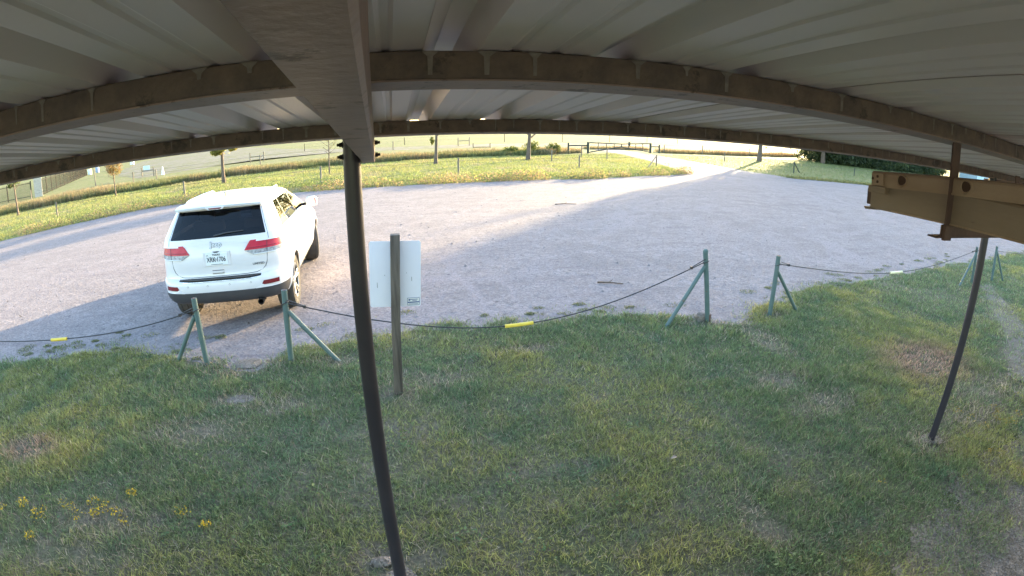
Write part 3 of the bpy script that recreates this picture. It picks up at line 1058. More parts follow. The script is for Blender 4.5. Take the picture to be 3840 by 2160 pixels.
def purlin(y):
    """2x4 inch tube laid flat, with pale lime runs under every roof rib"""
    rot = Matrix.Rotation(ang, 3, 'X')
    yc = y + .048
    mb = MB()
    zt = roof_z(yc) - .0015
    mb.box(((X_A + X_B) / 2, yc, zt - .0255), (X_B - X_A, .096, .051), rot)
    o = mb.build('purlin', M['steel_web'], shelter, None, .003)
    # bottom flange plate, smoother steel
    mb = MB()
    mb.box(((X_A + X_B) / 2, yc, zt - .0530), (X_B - X_A, .0965, .003), rot)
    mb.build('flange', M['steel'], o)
    rr = random.Random(int(y * 100))
    st = MB()
    x = X_A + .1
    while x < X_B:
        w = rr.uniform(.003, .010)
        yf = yc - .0494
        z1 = zt - .001 + .0042
        z2 = z1 - rr.choice((.0475, .0475, .036, .02))
        st.add([(x - w * 2.0, yf, z1), (x + w * 2.0, yf, z1), (x + w * .6, yf, z1 - .010), (x + w * .45, yf, z2), (x - w * .45, yf, z2), (x - w * .6, yf, z1 - .010)], [(0, 5, 4, 3, 2, 1)])
        x += .1016 * rr.choice((1, 1, 1, 2)) + rr.uniform(-.03, .03)
    s_ = st.build('lime_stain', M['stain'], o)
    s_['kind'] = 'stuff'
    return o


for y in (0.92, 2.13, -0.29, -1.50, -2.71, -3.92):
    purlin(y)

# rafter beams, one per pole line: 2x4 tube on edge, running down slope
BS = -0.0900


def rafter(xr, ye, drift):
    mb = MB()
    y0 = -4.5
    z0 = CAM_H + .0706
    prof = [(-.051, 0), (-.004, 0), (0, .004), (0, .0955), (-.051, .0955)]
    vs_ = []
    for y in (y0, ye):
        for a, b in prof:
            vs_.append((xr + a + drift * y, y + (0 if y == y0 else 0), z0 + BS * y + b - (0.006 if y < 0 else 0) * abs(y) * 0))
    n_ = len(prof)
    fs = [tuple(range(n_ - 1, -1, -1)), tuple(range(n_, 2 * n_))] + [(i, (i + 1) % n_, n_ + (i + 1) % n_, n_ + i) for i in range(n_)]
    mb.add(vs_, fs)
    o = mb.build('rafter_beam', M['steel'], shelter)
    return o


rafter(-.007, 2.245, -.03)
rafter(4.72, 2.26, -.03)
rafter(9.45, 2.26, -.03)
rafter(-4.73, 2.245, -.03)


def bolt(p, sx):
    """hex nut, washer and thread end pointing along sx"""
    mb = MB()
    mb.lathe([(.013, 0), (.013, .003)], 14, p, 'X') if sx > 0 else mb.lathe([(.013, -.003), (.013, 0)], 14, p, 'X')
    s = 1 if sx > 0 else -1
    for r_, a, b, n_ in ((.0105, .003, .014, 6), (.006, .014, .024, 10)):
        q = [(r_, min(s * a, s * b)), (r_, max(s * a, s * b))]
        mb.lathe(q, n_, p, 'X')
    mb.build('bolt', M['bolt'], shelter)


for z in (2.452, 2.402):
    bolt((-.0735, 2.19, z), 1)
    bolt((-.205, 2.19, z - .002), -1)
PX, PY = -.168, 2.19
POLES = [(PX, PY, 2.49), (4.585, 2.157, 2.49), (9.32, 2.16, 2.49), (-4.9, 2.19, 2.49)]
for px, py, pz in POLES:
    mb = MB()
    mb.tube([(px, py, -.05), (px, py, pz)], .037, 24)
    mb.build('pole', M['pole'], shelter, 60)
# concrete footings around the poles
for i, (px, py, pz) in enumerate(POLES[:3]):
    mb = MB()
    pr = []
    for k in range(9):
        a = k / 9 * 6.283
        r_ = .11 * (.8 + .5 * random.random())
        pr.append((math.cos(a) * r_, math.sin(a) * r_))
    mb.prism(pr, (px, py, .005), (1, 0, 0), (0, 1, 0), (0, 0, 1), .022)
    mb.build('footing', M['gravelfine'], shelter)

# hanging bracket of rusty angle iron on the near purlin
bx, by = 1.655, .945
mb = MB()
mb.box((bx + .027, by, 2.465), (.054, .005, .335))
mb.box((bx + .0515, by + .018, 2.465), (.005, .030, .335))
mb.build('hanger_bar', M['rust'], shelter)
mb = MB()
mb.box((bx + .30, by + .0065, 2.2895), (.62, .005, .042))
mb.box((bx + .29, by + .022, 2.268), (.66, .038, .005))
mb.box((bx + .020, by - .004, 2.285), (.05, .012, .05))
mb.build('bracket_arm', M['rust'], shelter)
mb = MB()
mb.box((bx + .62, by, 2.40), (.045, .005, .24))
mb.build('hanger_bar', M['rust'], shelter)
mb = MB()
mb.box((bx + .027, by - .62, 2.49), (.054, .005, .40))
mb.build('hanger_bar', M['rust'], shelter)
mb = MB()
mb.box((bx + .30, by - .612, 2.2895), (.62, .005, .042))
mb.build('bracket_arm', M['rust'], shelter)


# tan channel rails lying on the bracket, running along the slope
def rail(name, x, z_end, slope, hgt, wid, y_end, label, holes, under):
    """z_end: top edge height at the far end y_end; rail runs back past the camera"""
    t = empty(name, (x, y_end, z_end), 0, label, 'rail', 'tan rails stored under the shelter roof')
    t.rotation_euler = (math.atan(slope), 0, 0)
    L_ = 3.0
    th = .006
    mb = MB()
    # web facing the camera (its -x side), rounded top edge
    prof = [(0, -hgt), (0, -.012), (.004, -.004), (.012, 0), (wid, 0), (wid, -.012), (wid - th, -.012), (wid - th, -th), (.014, -th), (th + .002, -.008), (th, -.014), (th, -hgt)]
    if under:
        prof = [(0, -hgt), (0, -.012), (.004, -.004), (.012, 0), (wid, 0), (wid, -hgt), (wid - .03, -hgt), (wid - .03, -hgt + th), (wid - th, -hgt + th), (wid - th, -th), (.014, -th), (th, -.014), (th, -hgt + th), (.03, -hgt + th), (.03, -hgt)]
    n_ = len(prof)
    vs_ = [(a, 0, b) for a, b in prof] + [(a, -L_, b) for a, b in prof]
    fs = [tuple(range(n_)), tuple(range(2 * n_ - 1, n_ - 1, -1))] + [(i, n_ + i, n_ + (i + 1) % n_, (i + 1) % n_) for i in range(n_)]
    mb.add(vs_, fs)
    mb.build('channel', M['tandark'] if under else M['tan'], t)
    # ridge line along the lower edge
    mb = MB()
    mb.box((-.003, -L_ / 2 - .05, -hgt + .004), (.006, L_ - .12, .005))
    mb.build('ridge', M['tan'], t)
    for hy in holes:
        # D shaped pressed hole: raised collar and dark inside
        out = []
        for k in range(20):
            a = k / 20 * 6.283
            out.append((math.cos(a) * .024 * (1 if math.cos(a) < 0 else .55), math.sin(a) * .0175))
        mb = MB()
        n2 = 20
        vs_ = [(-.007, hy + a * 1.22, -hgt * .47 + b * 1.22) for a, b in out] + [(-.002, hy + a * .92, -hgt * .47 + b * .92) for a, b in out] + [(0.0, hy + a * 1.42, -hgt * .47 + b * 1.42) for a, b in out]
        fs = [(i, (i + 1) % n2, n2 + (i + 1) % n2, n2 + i) for i in range(n2)] + [(2 * n2 + i, 2 * n2 + (i + 1) % n2, (i + 1) % n2, i) for i in range(n2)]
        mb.add(vs_, fs)
        c = mb.build('hole_collar', M['tan'], t, 60)
        mb = MB()
        mb.prism([(a, b) for a, b in out], (-.0022, hy, -hgt * .47), (0, 1, 0), (0, 0, 1), (-1, 0, 0), .0008)
        mb.build('hole', M['hole'], c)
    return t


r1 = rail('channel_rail', 1.675, CAM_H - .062, -.088, .060, .10, 1.318, 'upper tan painted steel rail with D shaped holes, on the rusty bracket', (-.145, -.425, -.71, -1.0), False)
mb = MB()
mb.box((-.004, -.038, -.030), (.008, .052, .046))
mb.build('end_plate', M['tan'], r1, None, .002)
for yy, zz in ((-.036, -.020), (-.036, -.040), (-.012, -.028)):
    mb = MB()
    mb.lathe([(.0055, -.0095), (.0055, -.0085)], 12, (0, yy, zz), 'X')
    mb.build('bolt_hole', M['hole'], r1)
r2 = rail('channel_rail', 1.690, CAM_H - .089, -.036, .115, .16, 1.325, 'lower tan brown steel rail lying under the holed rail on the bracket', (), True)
mb = MB()
mb.box((-.012, -.045, -.040), (.026, .085, .026))
mb.build('clip', M['tandark'], r2, None, .002)
mb = MB()
mb.box((.06, .010, -.070), (.12, .020, .062))
mb.build('end_plate', M['rust'], r2, None, .003)
mb = MB()
mb.prism([(-.05, 0), (.012, 0), (.004, -.010), (-.05, -.006)], (.0, .02, -.112), (0, 1, 0), (0, 0, 1), (1, 0, 0), .14)
mb.build('hook_lip', M['tandark'], r2)

# ------------------------------------------------------------------ cable fence of green pipe posts
def bollard(base, top, brace_top, foot, label, cap, rusty=False):
    t = empty('pipe_bollard', (base[0], base[1], .01), 0, label, 'bollard', 'green pipe posts of the cable fence')
    B = Vector((base[0], base[1], 0.01))
    T_ = Vector(top) - B
    mb = MB()
    if cap:
        pts = [(0, 0, -.05), T_ - Vector((0, 0, .035))]
        mb.tube(pts, .034, 18)
        mb.build('post', M['green'], t, 50)
        mb = MB()
        prof = [(.036, -.040), (.036, -.012)] + [(.036 * math.cos(a), -.012 + .030 * math.sin(a)) for a in (0.3, .6, .9, 1.2, 1.45)]
        mb.lathe(prof, 18, T_)
        mb.build('cap', M['green'], t, 50)
    else:
        mb.tube([(0, 0, -.05), T_], .034, 18)
        mb.build('post', M['green'], t, 50)
        mb = MB()
        mb.lathe([(.026, .0005), (.026, .0015)], 16, T_)
        mb.build('pipe_opening', M['rust'], t)
    mb = MB()
    f = Vector((foot[0], foot[1], -.03)) - Vector((base[0], base[1], 0))
    mb.tube([f, Vector(brace_top) - B], .027, 16)
    mb.build('brace', M['green'], t, 50)
    if rusty:
        mb = MB()
        mb.tube([(0, 0, -.02), (0, 0, .11)], .0352, 18)
        mb.build('rust_collar', M['rust'], t, 50)
    return t


bollard((-2.385, 5.56), (-2.39, 5.56, .83), (-2.42, 5.56, .62), (-2.85, 5.69), 'leftmost green pipe post, its brace slanting left, before the car bumper', False)
bollard((-1.31, 5.50), (-1.27, 5.50, .87), (-1.25, 5.50, .62), (-.73, 5.46), 'green pipe post by the car rear wheel, its brace slanting right', False)
bollard((4.05, 5.63), (3.88, 5.63, 1.02), (3.89, 5.63, .80), (3.34, 5.60), 'tallest green pipe post with domed cap and rusty foot', True, True)
bollard((5.14, 5.58), (5.15, 5.58, .91), (5.17, 5.58, .68), (5.77, 5.63), 'weathered green pipe post right of the domed one across the gap', False)
bollard((12.0, 5.78), (11.8, 5.72, .88), (11.8, 5.72, .74), (11.25, 5.74), 'green pipe post half hidden behind the far black pole', False)
bollard((13.17, 5.76), (13.1, 5.76, .87), (13.17, 5.76, .74), (13.73, 5.65), 'rightmost green pipe post, just right of the far black pole', False)


def cable(pts, label, sleeve, sm, wraps):
    pts = np.array(pts)
    t = empty('cable', tuple(pts[len(pts) // 2]), 0, label, 'cable', 'sagging cables of the post fence')
    O = np.array(t.location)
    xs = np.linspace(pts[0, 0], pts[-1, 0], 44)
    cz = np.polyfit(pts[:, 0], pts[:, 2], 4)
    zs = np.polyval(cz, xs)
    ys = np.interp(xs, pts[:, 0], pts[:, 1])
    P = np.c_[xs, ys, zs] - O
    mb = MB()
    mb.tube([tuple(p) for p in P], .0075, 8)
    mb.build('wire_rope', M['cable'], t, 60)
    if sleeve:
        xs = np.linspace(sleeve[0], sleeve[1], 8)
        P = np.c_[xs, np.interp(xs, pts[:, 0], pts[:, 1]), np.polyval(cz, xs)] - O
        mb = MB()
        mb.tube([tuple(p) for p in P], .021, 14)
        mb.build('sleeve', sm, t, 60)
    for (wx, wy, wz, dx) in wraps:
        # loop of cable round the post and its clamp
        mb = MB()
        ring = [(wx + .041 * math.cos(a), wy + .041 * math.sin(a), wz + .02 * math.cos(a + .5)) for a in np.linspace(0, 6.283, 15)]
        mb.tube([tuple(np.array(p) - O) for p in ring], .0065, 6, caps=False)
        z2 = float(np.polyval(cz, wx + dx * .22))
        mb.tube([tuple(np.array((wx + dx * .03, wy - .03, wz + .045)) - O), tuple(np.array((wx + dx * .22, wy, z2 + .012)) - O)], .006, 6)
        mb.build('loop', M['cable'], t, 60)
        mb = MB()
        mb.box(tuple(np.array((wx + dx * .22, wy, z2 + .006)) - O), (.03, .03, .034))
        mb.build('clamp', M['cable'], t)
    return t


cable([(-1.27, 5.50, .72), (-1.1, 5.5, .67), (-.52, 5.52, .51), (-.04, 5.55, .375), (.63, 5.56, .27), (1.19, 5.57, .235), (1.54, 5.58, .245), (2.32, 5.6, .37), (2.85, 5.61, .50), (3.4, 5.62, .68), (3.91, 5.63, .87)],
      'long sagging steel cable with bright yellow sleeve in front of the sign', (1.20, 1.54), M['yellow'], ((-1.28, 5.5, .72, 1), (3.90, 5.63, .86, -1)))
cable([(-9.5, 5.62, .72), (-8, 5.62, .56), (-5.72, 5.6, .42), (-4.71, 5.6, .40), (-4.42, 5.6, .41), (-3.23, 5.58, .52), (-2.62, 5.56, .63), (-2.40, 5.56, .69)],
      'steel cable with short yellow sleeve leaving the left picture edge', (-4.70, -4.42), M['yellow'], ((-2.39, 5.56, .68, -1),))
cable([(5.16, 5.58, .79), (5.99, 5.6, .67), (7.58, 5.63, .51), (8.15, 5.64, .49), (8.52, 5.65, .485), (9.66, 5.68, .54), (11.8, 5.72, .80)],
      'steel cable with faded pale sleeve left of the far black pole', (8.14, 8.54), M['palesleeve'], ((5.16, 5.58, .78, 1), (11.82, 5.72, .80, -1)))
cable([(13.1, 5.76, .76), (15, 5.9, .62), (18, 6.1, .5), (22, 6.4, .75)], 'steel cable leaving the picture on the right behind the far pole', None, None, ())

# ------------------------------------------------------------------ sign seen from behind
sg = empty('sign', (-.06, 4.585, .01), 0, 'blank backside of a metal sign on a weathered wooden post', 'sign')
mb = MB()
nz = 14
vs_, fs = [], []
for k in range(nz + 1):
    z = -.05 + 1.625 * k / nz
    x = -.022 + .077 * (z / 1.58)
    j = random.uniform(-.0025, .0025)
    for a, b in ((-.043, -.04), (.043, -.04), (.043, .045), (-.043, .045)):
        vs_.append((x + a + j, b, z))
for k in range(nz):
    for q in range(4):
        fs.append((4 * k + q, 4 * k + (q + 1) % 4, 4 * k + 4 + (q + 1) % 4, 4 * k + 4 + q))
fs += [(3, 2, 1, 0), (4 * nz, 4 * nz + 1, 4 * nz + 2, 4 * nz + 3)]
mb.add(vs_, fs).build('post', M['wood'], sg, None, .004)
# knots on the post face
for kz, kx in ((1.33, .055), (.62, .02)):
    mb = MB()
    mb.lathe([(.016, -.002), (.010, .002), (.004, .0035)], 12, (kx, -.041, kz), 'Y')
    mb.build('knot', M['wood'], sg, 60)
mb = MB()
w_, h_, r_ = .2345, .31, .020
pl = []
for cx_, cy_, a0 in ((w_ - r_, h_ - r_, 0), (-w_ + r_, h_ - r_, 90), (-w_ + r_, -h_ + r_, 180), (w_ - r_, -h_ + r_, 270)):
    for k in range(6):
        a = R(a0 + k * 18)
        pl.append((cx_ + r_ * math.cos(a), cy_ + r_ * math.sin(a)))
mb.prism(pl, (.035, .056, 1.1925), (1, 0, -.04), (.046, 0, 1), (0, 1, 0), .003)
board = mb.build('board', M['signback'], sg)
# sticker in the lower right corner
mb = MB()
mb.box((.186, .0535, .925), (.114, .002, .072))
stk = mb.build('sticker', M['sticker'], sg)
for (x, z, w, h) in ((.190, .9595, .114, .004), (.190, .8905, .114, .004), (.1345, .925, .0035, .072), (.2455, .925, .0035, .072), (.190, .917, .108, .011), (.196, .944, .070, .006), (.200, .932, .042, .005), (.152, .941, .016, .016), (.190, .902, .09, .004)):
    mb = MB()
    mb.box((x, .0515, z), (w, .0012, h))
    mb.build('printed_bar', M['blueprint'], stk)
for (x, z) in ((.038, 1.40), (.03, .97)):
    mb = MB()
    mb.lathe([(.009, 0), (.009, .006)], 10, (x, .060, z), 'Y')
    mb.build('bolt', M['bolt'], sg)
for (x, z, h) in ((-.135, 1.10, .05), (-.06, 1.19, .012), (.185, 1.14, .04), (.14, 1.20, .008)):
    mb = MB()
    mb.box((x, .0552, z), (.003, .0008, h))
    mb.build('scratch', M['bolt'], board if False else sg)

# ------------------------------------------------------------------ stones, sticks, leaf
def rock(name, p, s, label, cat, flat=1.0, seed=0, m=None):
    rr = random.Random(seed)
    bm = bmesh.new()
    bmesh.ops.create_icosphere(bm, subdivisions=2, radius=1)
    for v in bm.verts:
        k = 1 + rr.uniform(-.16, .16)
        v.co = Vector((v.co.x * s[0] * k, v.co.y * s[1] * k, v.co.z * s[2] * k * flat))
    me = bpy.data.meshes.new(name)
    bm.to_mesh(me)
    bm.free()
    o = link(name, me, None, m or M['stone'], 35)
    o.location = p
    return tag(o, label, cat)


rock('rock', (3.97, 5.70, .05), (.10, .07, .07), 'pale rock at the foot of the domed pipe post', 'rock', seed=1, m=M['dirt'])
rock('flagstone', (-1.86, 5.52, .012), (.19, .15, .022), 'flat pale stone on the path between the two left pipe posts', 'stone', seed=2, m=M['dirt'])
rock('flagstone', (-1.72, 4.66, .008), (.16, .10, .014), 'flat half buried stone in the lawn left of the black pole', 'stone', seed=3, m=M['dirt'])
rock('stone_block', (-.27, 2.36, .01), (.09, .05, .035), 'grey stone beside the foot of the near black pole', 'stone', seed=4, m=M['gravelfine'])


def stick(name, pts, r_, label, m):
    mb = MB()
    c = Vector(pts[0])
    mb.tube([Vector(p) - c for p in pts], [r_, r_ * .9, r_ * .5][:len(pts)], 6)
    if len(pts) > 2:
        mb.tube([Vector(pts[1]) - c, Vector(pts[1]) - c + Vector((.10, .06, .03))], [r_ * .6, r_ * .2], 5)
    o = mb.build(name, m, None, 60)
    o.location = c
    return tag(o, label, 'stick')


stick('stick', [(3.20, 7.66, .025), (3.38, 7.60, .03), (3.60, 7.50, .018)], 0.014, 'dark broken stick lying on the gravel near the domed pipe post', M['bark'])
stick('stick', [(5.15, 16.2, .02), (5.5, 16.25, .03), (5.9, 16.2, .015)], .014, 'dark stick lying far out on the gravel lot', M['bark'])
stick('stick', [(-2.75, 6.35, .018), (-2.6, 6.42, .02), (-2.45, 6.52, .015)], .008, 'thin pale twig on gravel behind the leftmost pipe post', M['woodgrey'])
stick('stick', [(.98, 2.35, .03), (1.06, 2.40, .045), (1.15, 2.38, .03)], .004, 'thin pale straw in the lawn right of the near black pole', M['woodgrey'])
mb = MB()
mb.add([(-.03, 0, .01), (0, -.018, .022), (.032, 0, .014), (.004, .02, .026), (.0, 0, .016)], [(0, 1, 4), (1, 2, 4), (2, 3, 4), (3, 0, 4)])
o = mb.build('dry_leaf', mat('dry_leaf', (0.36, 0.27, 0.22), .8), None)
o.location = (1.98, 2.91, .055)
tag(o, 'single pale dry leaf lying on the lawn', 'leaf')

# loose pebbles on the gravel and on the yard corner
def pebbles(name, x, y, z, s, cA, cB, label):
    n = len(x)
    d = np.array([(1, 0, 0), (0, 1, 0), (-1, 0, 0), (0, -1, 0), (0, 0, .75)])
    a = RNG.random(n) * 6.283
    V = np.zeros((n, 5, 3))
    for k in range(5):
        px_, py_ = d[k, 0], d[k, 1] * .7
        f = RNG.uniform(.7, 1.2, n)
        V[:, k, 0] = x + (px_ * np.cos(a) - py_ * np.sin(a)) * s * f
        V[:, k, 1] = y + (px_ * np.sin(a) + py_ * np.cos(a)) * s * f
        V[:, k, 2] = z + (d[k, 2] * s * f if d[k, 2] else -.002)
    b = np.arange(n) * 5
    T = np.concatenate([np.stack([b + i, b + (i + 1) % 4, b + 4], 1) for i in range(4)])
    C = np.repeat(jitter(mixc(cA, cB, RNG.random(n)), .15), 5, 0)
    o = raw_mesh(name, V.reshape(-1, 3), [], T, C, M['pebble'])
    return tag(o, label, 'gravel', kind='stuff')


m = bpy.data.materials.new('pebble')
nt, N, L, P = nodes_of(m)
at = N.new('ShaderNodeAttribute')
at.attribute_name = 'Col'
L.new(at.outputs['Color'], P.inputs['Base Color'])
P.inputs['Roughness'].default_value = .9
M['pebble'] = m
n = 34000
px_ = RNG.uniform(-9, 16, n)
py_ = RNG.uniform(5.2, 13.5, n)
k = (py_ > ynear(px_) - .45 * RNG.random(n) ** 2) & (RNG.random(n) < 1.2 * np.exp(-(py_ - 6) / 4.5))
pebbles('loose_gravel', px_[k], py_[k], .006, RNG.uniform(.006, .017, k.sum()), (0.20, 0.172, 0.172), (0.31, 0.27, 0.27), 'loose pale pebbles over the near part of the gravel lot')
n = 420
px_ = RNG.uniform(-14, 24, n)
py_ = 6.4 + RNG.random(n) ** 1.3 * 17
k = (py_ > ynear(px_) + .2) & (py_ < yfar(px_) - .4)
pebbles('loose_gravel', px_[k], py_[k], .006, RNG.uniform(.018, .042, k.sum()), (0.17, 0.145, 0.14), (0.27, 0.235, 0.225), 'larger loose stones strewn over the gravel lot')
n = 700
px_ = RNG.uniform(-14, 26, n)
py_ = 6.6 + RNG.random(n) ** 1.2 * 18
k = (py_ > ynear(px_) + .2) & (py_ < yfar(px_) - .4) & (fbm(px_ * .3, py_ * .3) > .42)
px_, py_ = px_[k], py_[k]
o = blades('lot_litter', px_, py_, .010, RNG.uniform(.012, .03, len(px_)), RNG.uniform(.012, .035, len(px_)), RNG.uniform(3, 9, len(px_)),
           jitter(mixc((0.07, 0.06, 0.055), (0.16, 0.135, 0.115), RNG.random(len(px_))), .2), M['grass'], seg=2)
tag(o, 'dark twigs and dead leaves scattered on the gravel lot', 'litter', kind='stuff')
n = 26000
px_ = RNG.uniform(1.5, 9, n)
py_ = RNG.uniform(.1, 2.6, n)
k = inpoly(px_, py_, GP.tolist() + [(24, -9)])
pebbles('loose_gravel', px_[k], py_[k], .019, RNG.uniform(.005, .013, k.sum()), (0.13, 0.11, 0.105), (0.30, 0.26, 0.245), 'loose grey pebbles on the yard corner at the lower right')


# ------------------------------------------------------------------ far fences, gate and yard things
def post_fence(label, posts, r_, m, wires, braces=(), cap=True):
    b = posts[0]
    t = empty('wire_fence', (b[0], b[1], 0), 0, label, 'fence')
    O = Vector((b[0], b[1], 0))
    for (x, y, h) in posts:
        mb = MB()
        tx = random.uniform(-.02, .02)
        mb.tube([Vector((x, y, -.1)) - O, Vector((x + tx, y, h)) - O], [r_, r_ * .92], 8)
        mb.build('post', m, t, 50)
    for (p, q) in braces:
        mb = MB()
        mb.tube([Vector(p) - O, Vector(q) - O], r_ * .9, 8)
        mb.build('brace', m, t, 50)
    for hz in wires:
        for a, b2 in zip(posts[:-1], posts[1:]):
            p = Vector((a[0], a[1], a[2] * hz)) - O
            q = Vector((b2[0], b2[1], b2[2] * hz)) - O
            mid = p.lerp(q, .5) - Vector((0, 0, .05))
            mb = MB()
            mb.tube([p, mid, q], .006, 4, caps=False)
            mb.build('wire', M['cable'], t)
    return t


post_fence('row of low wooden posts with wire along the far gravel verge', [(-29, 23.0, .8), (-18.28, 24.57, .76), (-10.52, 25.16, .88), (-3.7, 26.9, .88), (3.53, 28.32, .89), (11.53, 31.35, .82), (18.68, 34.36, .84)], .055, M['woodgrey'], (.8,),
           (((16.9, 32.26, 0), (18.6, 34.26, .72)),))
post_fence('braced post and low wire fence on the shaded grass right of the driveway', [(32.25, 34.1, 1.0), (43.55, 36.64, .86), (56, 39.5, .9)], .055, M['greendark'], (.75,), (((33.83, 35.0, 0), (32.28, 34.12, .9)),))
post_fence('field fence of grey posts behind the tall grass band', [(-42, 38.5, 1.0), (-34.45, 42.24, 1.0), (-31.5, 50.07, 1.72), (-24.83, 46.56, .95), (-22.62, 47.25, .9), (-13, 51, 1.0), (-3.9, 54.5, 1.05), (.1, 65.79, 1.1)], .06, M['woodgrey'], (.9, .55))
post_fence('thin dark fence posts on the far side of the public road', [(-14, 84, 1.2), (2, 86, 1.2), (18.85, 88, 1.45), (29.83, 90, 1.4), (42, 97, 1.5), (54, 104, 1.5), (66, 111, 1.5), (80, 120, 1.5)], .05, M['iron'], (.9, .5))
post_fence('wire fence running right from the double gate', [(31.5, 56.1, 1.0), (37.65, 57.0, 1.2), (50.09, 62.95, 1.05), (60.62, 67.46, 1.1), (72, 77, 1.1)], .06, M['woodgrey'], (.9, .5))
post_fence('short slim posts beside the driveway in front of the gate', [(11.6, 37.5, .85), (16.24, 43.63, 1.03), (17.37, 40.57, .87)], .05, M['woodgrey'], (), ())
post_fence('single grey post on the grass right of the driveway', [(32.14, 44.44, .96)], .055, M['woodgrey'], ())

# double gate
GL, GR = Vector((19.47, 50.4, 0)), Vector((29.0, 54.9, 0))
gd = (GR - GL).normalized()
gt = empty('double_gate', tuple(GL), 0, 'dark green pipe double gate with braced posts across the driveway', 'gate')


def gp(t_, z):
    return Vector((gd.x * t_, gd.y * t_, z))


LG = (GR - GL).length
for t_, h, w in ((0, 1.16, .27), (LG, 1.16, .27), (-2.79, 1.08, .20), (LG + 1.75, .98, .20)):
    mb = MB()
    mb.tube([gp(t_, -.1), gp(t_, h)], w / 2, 10)
    mb.build('gate_post', M['greendark'], gt, 50)
for a, b, z in ((-2.79, 0, .80), (LG, LG + 1.75, .74)):
    mb = MB()
    mb.tube([gp(a, z), gp(b, z)], .065, 8)
    mb.build('brace_rail', M['greendark'], gt, 50)
MID = 5.27
for a, b in ((.14, MID - .06), (LG - .14, MID + .06)):
    s = 1 if b > a else -1
    leaf = MB()
    leaf.tube([gp(a, 1.10), gp(b, .98)], .055, 8)
    lf = leaf.build('gate_leaf', M['greendark'], gt, 50)
    mb = MB()
    mb.tube([gp(a, .10), gp(b, .66)], .055, 8)
    mb.build('diagonal_rail', M['greendark'], lf, 50)
    mb = MB()
    mb.tube([gp(a, .08), gp(a, 1.12)], .04, 8)
    mb.build('upright', M['greendark'], lf, 50)
    for u in (.27, .52, .77):
        t_ = a + (b - a) * u
        mb = MB()
        mb.tube([gp(t_, .10 + .56 * u), gp(t_, 1.10 - .12 * u)], .042, 8)
        mb.build('upright', M['greendark'], lf, 50)
    mb = MB()
    mb.tube([gp(b, .66), gp(b + s * .05, .98)], .035, 8)
    mb.build('latch', M['greendark'], lf, 50)
mb = MB()
mb.tube([(0, 0, -.1), (0, 0, .95)], .16, 10)
o = mb.build('post', M['greendark'], None, 50)
o.location = (30.9, 64.6, 0)
tag(o, 'thick dark post standing behind the right gate leaf', 'post')


def h_frame(p, d, w, h, rails, label, m, r_=.06):
    t = empty('brace_frame', (p[0], p[1], 0), 0, label, 'fence brace')
    d = Vector((d[0], d[1], 0)).normalized() * w
    for q in (Vector(), d):
        mb = MB()
        mb.tube([q + Vector((0, 0, -.1)), q + Vector((0, 0, h))], r_, 8)
        mb.build('post', m, t, 50)
    for z in rails:
        mb = MB()
        mb.tube([Vector((0, 0, z)), d + Vector((0, 0, z))], r_ * .7, 8)
        mb.build('rail', m, t, 50)
    return t


h_frame((-16.04, 58.42), (1, .25), 1.55, 1.1, (.62,), 'wooden H shaped fence brace left of the pole, before the pale lot', M['woodgrey'])
h_frame((8.97, 71.96), (1, .4), 1.75, 1.2, (.72,), 'wooden H shaped fence brace beyond the tall grass, left of the forked tree', M['woodgrey'])
h_frame((9.75, 63.5), (1, .05), 2.1, .62, (.12,), 'low U shaped rail frame behind the bushes', M['greendark'])

# notice board on two posts, seen far left
nb = empty('notice_board', (-28.24, 55.21, 0), 0, 'pale blue notice board on two wooden posts beyond the tall grass', 'notice board')
e = Vector((2.72, -2.48, 0))
for q in (Vector(), e):
    mb = MB()
    mb.tube([q + Vector((0, 0, -.1)), q + Vector((0, 0, 1.0))], .06, 8)
    mb.build('post', M['woodgrey'], nb, 50)
mb = MB()
mb.bar(Vector((0, 0, .60)), e + Vector((0, 0, .68)), .06, .12)
mb.build('rail', M['woodgrey'], nb)
mb = MB()
mb.bar(e * .16 + Vector((0, 0, .93)), e * .72 + Vector((0, 0, .93)), .04, .46)
mb.build('panel', M['panelblue'], nb)
mb = MB()
mb.lathe([(.20, 0), (.17, .05), (.05, .8), (.03, .86)], 14)
o = mb.build('marker_cone', M['white'], None, 50)
o.location = (-24.75, 53.44, 0)
tag(o, 'slim white marker cone right of the notice board', 'cone')

# stone gate pillar with iron picket fence left and right
pil = empty('gate_pillar', (-37.63, 47.57, 0), R(38), 'pale limestone gate pillar in the black iron fence', 'pillar')
for k in range(6):
    mb = MB()
    s_ = .92 + random.uniform(-.02, .02)
    mb.box((random.uniform(-.01, .01), 0, .15 + k * .33), (s_, s_, .318))
    mb.build('stone', M['stone'], pil, None, .02)
mb = MB()
mb.box((0, 0, 2.06), (1.08, 1.08, .12))
mb.build('capstone', M['stone'], pil, None, .02)


def picket_fence(p0, p1, h, gap, label, posts):
    t = empty('iron_fence', (p0[0], p0[1], 0), 0, label, 'fence')
    d = Vector((p1[0] - p0[0], p1[1] - p0[1], 0))
    n_ = int(d.length / gap)
    mb = MB()
    for k in range(n_ + 1):
        q = d * (k / n_)
        mb.bar(q, q + Vector((0, 0, h)), .025, .025, (1, 0, 0))
    o = mb.build('pickets', M['iron'], t)
    o['kind'] = 'stuff'
    for z in (.2, h - .12):
        mb = MB()
        mb.bar(Vector((0, 0, z)), d + Vector((0, 0, z)), .04, .05)
        mb.build('rail', M['iron'], t)
    for k in range(posts + 1):
        q = d * (k / posts)
        mb = MB()
        mb.bar(q, q + Vector((0, 0, h + .08)), .09, .09, (1, 0, 0))
        mb.build('post', M['iron'], t)
    return t


picket_fence((-38.4, 47.2), (-56, 46.5), 1.66, .13, 'black iron picket fence left of the limestone pillar', 5)
picket_fence((-38.3, 48.9), (-63, 97), 1.75, .32, 'black iron fence receding behind the limestone pillar to the barrels', 14)


